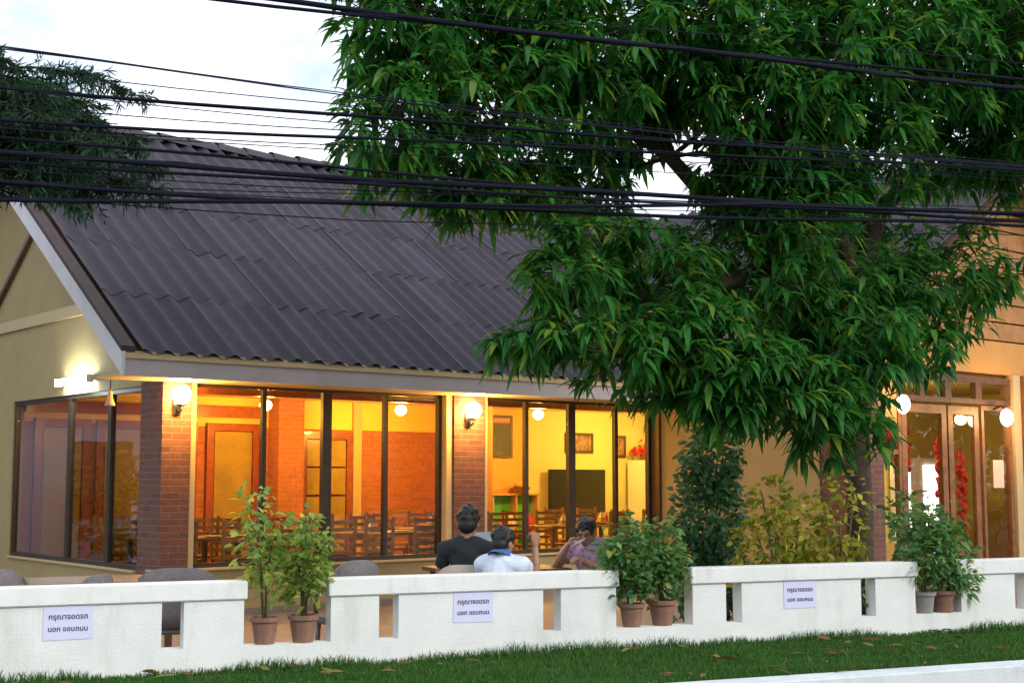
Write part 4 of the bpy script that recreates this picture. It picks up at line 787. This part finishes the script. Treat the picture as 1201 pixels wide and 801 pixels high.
n = 130; P = np.stack([RNG.uniform(-3.5, 6, n), RNG.uniform(-1.75, -.05, n), RNG.uniform(.385, .40, n)], 1); D = rnd_dir(n, -.1, .25)
V, F = leaf_arrays(P, D, rnd_dir(n, .6, 1), RNG.uniform(.07, .15, n), RNG.uniform(.02, .04, n), RNG.uniform(0, .1, n)); o = link('fallen_leaves', mesh_np('fallen_leaves', V, F, leafmat('dry_leaf', (.10, .05, .02), (.24, .15, .05), .2, .7, (.2, .2, .04))), None, OW, (0, 0, AW)); tag(o, 'dry fallen leaves scattered on the grass strip', 'leaves', kind='stuff')

# ------------------------------------------------------------------ feathery tree at the left edge
pine = thing('feathery_tree', 'dark feathery-leaved tree overhanging the roof at the left edge', 'tree', (-5.7, 12.2, 0))
MB().tube([(0, 0, 0), (.05, 0, 1.5), (-.05, .05, 3.2), (.1, 0, 4.4), (.2, 0, 5.2)], [.2, .16, .13, .09, .04], 12).build('trunk', bark, pine, smooth=True)
P = []; D = []; brm = MB()
brs = []
for k in range(46):
    z = random.uniform(4.15, 5.1); a = random.uniform(-.6, .7) if k < 38 else random.uniform(1, 5); ln = random.uniform(.8, 1.85)*(1.15-.25*abs(a)/.8 if k < 38 else .7)
    brs.append((z, a, ln, random.uniform(.25, .7), random.uniform(.35, .72)))
brs += [(4.95, -.1, 2.35, .62, .80), (4.5, .05, 2.4, .32, .46), (4.4, -.1, 2.3, .36, .5), (4.7, .0, 2.3, .5, .72), (4.2, -.25, 1.9, .35, .6), (4.6, -.35, 2.3, .5, .75), (4.4, .2, 2.35, .28, .42), (5.2, -.2, .6, .9, .9), (5.2, .3, .6, .9, .9), (4.3, .1, 2.2, .30, .4), (5.0, .1, 1.6, .5, .6), (4.9, -.3, 1.4, .5, .7)]
for z, a, ln, rise, dr in brs:
    pts = []; 
    for j in range(9):
        f = j/8; pts.append(Vector((.05 + math.cos(a)*ln*f, math.sin(a)*ln*f, z + ln*(rise*f - dr*f*f*.75))))
    brm.tube(pts, [.022*(1-.85*j/8) for j in range(9)], 5)
    m = int(ln*46)
    for q in range(m):
        f = random.uniform(.15, 1); j = min(int(f*8), 7); p0 = pts[j].lerp(pts[j+1], f*8-j); bd = (pts[j+1]-pts[j]).normalized(); td = (bd*.8 + Vector((random.gauss(0, .7), random.gauss(0, .7), random.gauss(-.1, .5)))).normalized(); tl = random.uniform(.12, .30)*(1.2-.5*f)
        w = 16; ff = np.linspace(.05, 1, w); tip = np.array([0, 0, -.5])*tl
        pp = np.array(p0)[None] + np.array(td)[None]*(ff*tl)[:, None] + tip[None]*(ff**2)[:, None]*.5; P.append(pp); D.append(np.array(td)[None]*.75 + RNG.normal(0, .55, (w, 3)))
brm.build('branches', bark, pine)
P = np.concatenate(P); D = np.concatenate(D); n = len(P)
V, F = leaf_arrays(P, D, rnd_dir(n, 0, 1), RNG.uniform(.06, .115, n), RNG.uniform(.011, .019, n), RNG.uniform(0, .5, n)); o = link('crown', mesh_np('crown', V, F, leaf_pine), pine); o['kind'] = 'stuff'

# ------------------------------------------------------------------ overhead cables, parallel to the street
WIRES = [('thick',-1.952,4.626,2.123,4.695),('mid',-1.735,4.657,1.25,4.755),('thin',-1.514,4.688,1.251,4.819),('thin',-1.279,4.081,1.596,4.056),('thin',-2.617,4.146,-1.165,4.128),('thin',-2.616,4.093,-1.164,4.071),('thin',-2.664,4.018,-1.164,4.014),('mid',-2.712,3.943,-1.163,3.975),('thin',-2.711,3.917,-1.162,3.918),('thin',-2.405,3.822,-1.162,3.861),('mid',-2.327,3.76,-1.161,3.816),('thin',-2.326,3.728,-1.161,3.782),('thin',-2.299,3.687,-1.16,3.714),('mid',-3.235,3.637,-1.159,3.63),('thick',-3.23,3.494,1.236,3.61),('mid',-2.242,3.478,1.235,3.56),('mid',-3.22,3.219,1.234,3.523),('thin',-2.24,3.382,1.235,3.585),('thin',-2.239,3.345,2.097,3.551),('thin',-2.241,3.425,2.099,3.628),('thin',0.042,3.336,2.86,3.477),('mid',-1.155,3.366,2.862,3.543)]
RAD = {'thick': .022, 'mid': .0135, 'thin': .0038}
ws = sorted(WIRES, key=lambda w: -(w[2] + (w[4]-w[2])/(w[3]-w[1])*(-1-w[1])*.6))
for i, (k, s0, z0, s1, z1) in enumerate(ws):
    sl = max(-.03, min(.07, (z1-z0)/(s1-s0))); sm = (s0+s1)/2; zm = (z0+z1)/2; pts = []; ph = random.uniform(0, 6); tt = -.6 + random.uniform(-.12, .12)
    for j in range(61):
        s = -16 + 36*j/60; e = s-sm; slope = sl*math.tanh(e/6)*6 if abs(e) > 3 else sl*e
        pts.append(W(s, tt + .03*math.sin(s*.4+ph), zm + slope + .0022*e*e*(1 if abs(e) < 8 else 8/abs(e)) + .008*math.sin(s*1.7+ph)))
    r = RAD[k]*random.uniform(.85, 1.2); root = MB().tube(pts, r, 6).build('overhead_cable', wire_m if k != 'thin' else wire_g, None, smooth=True)
    tag(root, {'thick': 'thick black bundled', 'mid': 'black', 'thin': 'thin dark'}[k] + ' overhead cable, ' + ORD[i] + (' of the cables counted downward' if 0 < i < 21 else ' of the cables'), 'cable', 'overhead cables across the street front')
    if k == 'thick':
        MB().tube([p + Vector((0, .02*math.sin(q*1.9), .022*math.cos(q*1.9))) for q, p in enumerate(pts)], .007, 5).build('lashing_wire', wire_g, root)
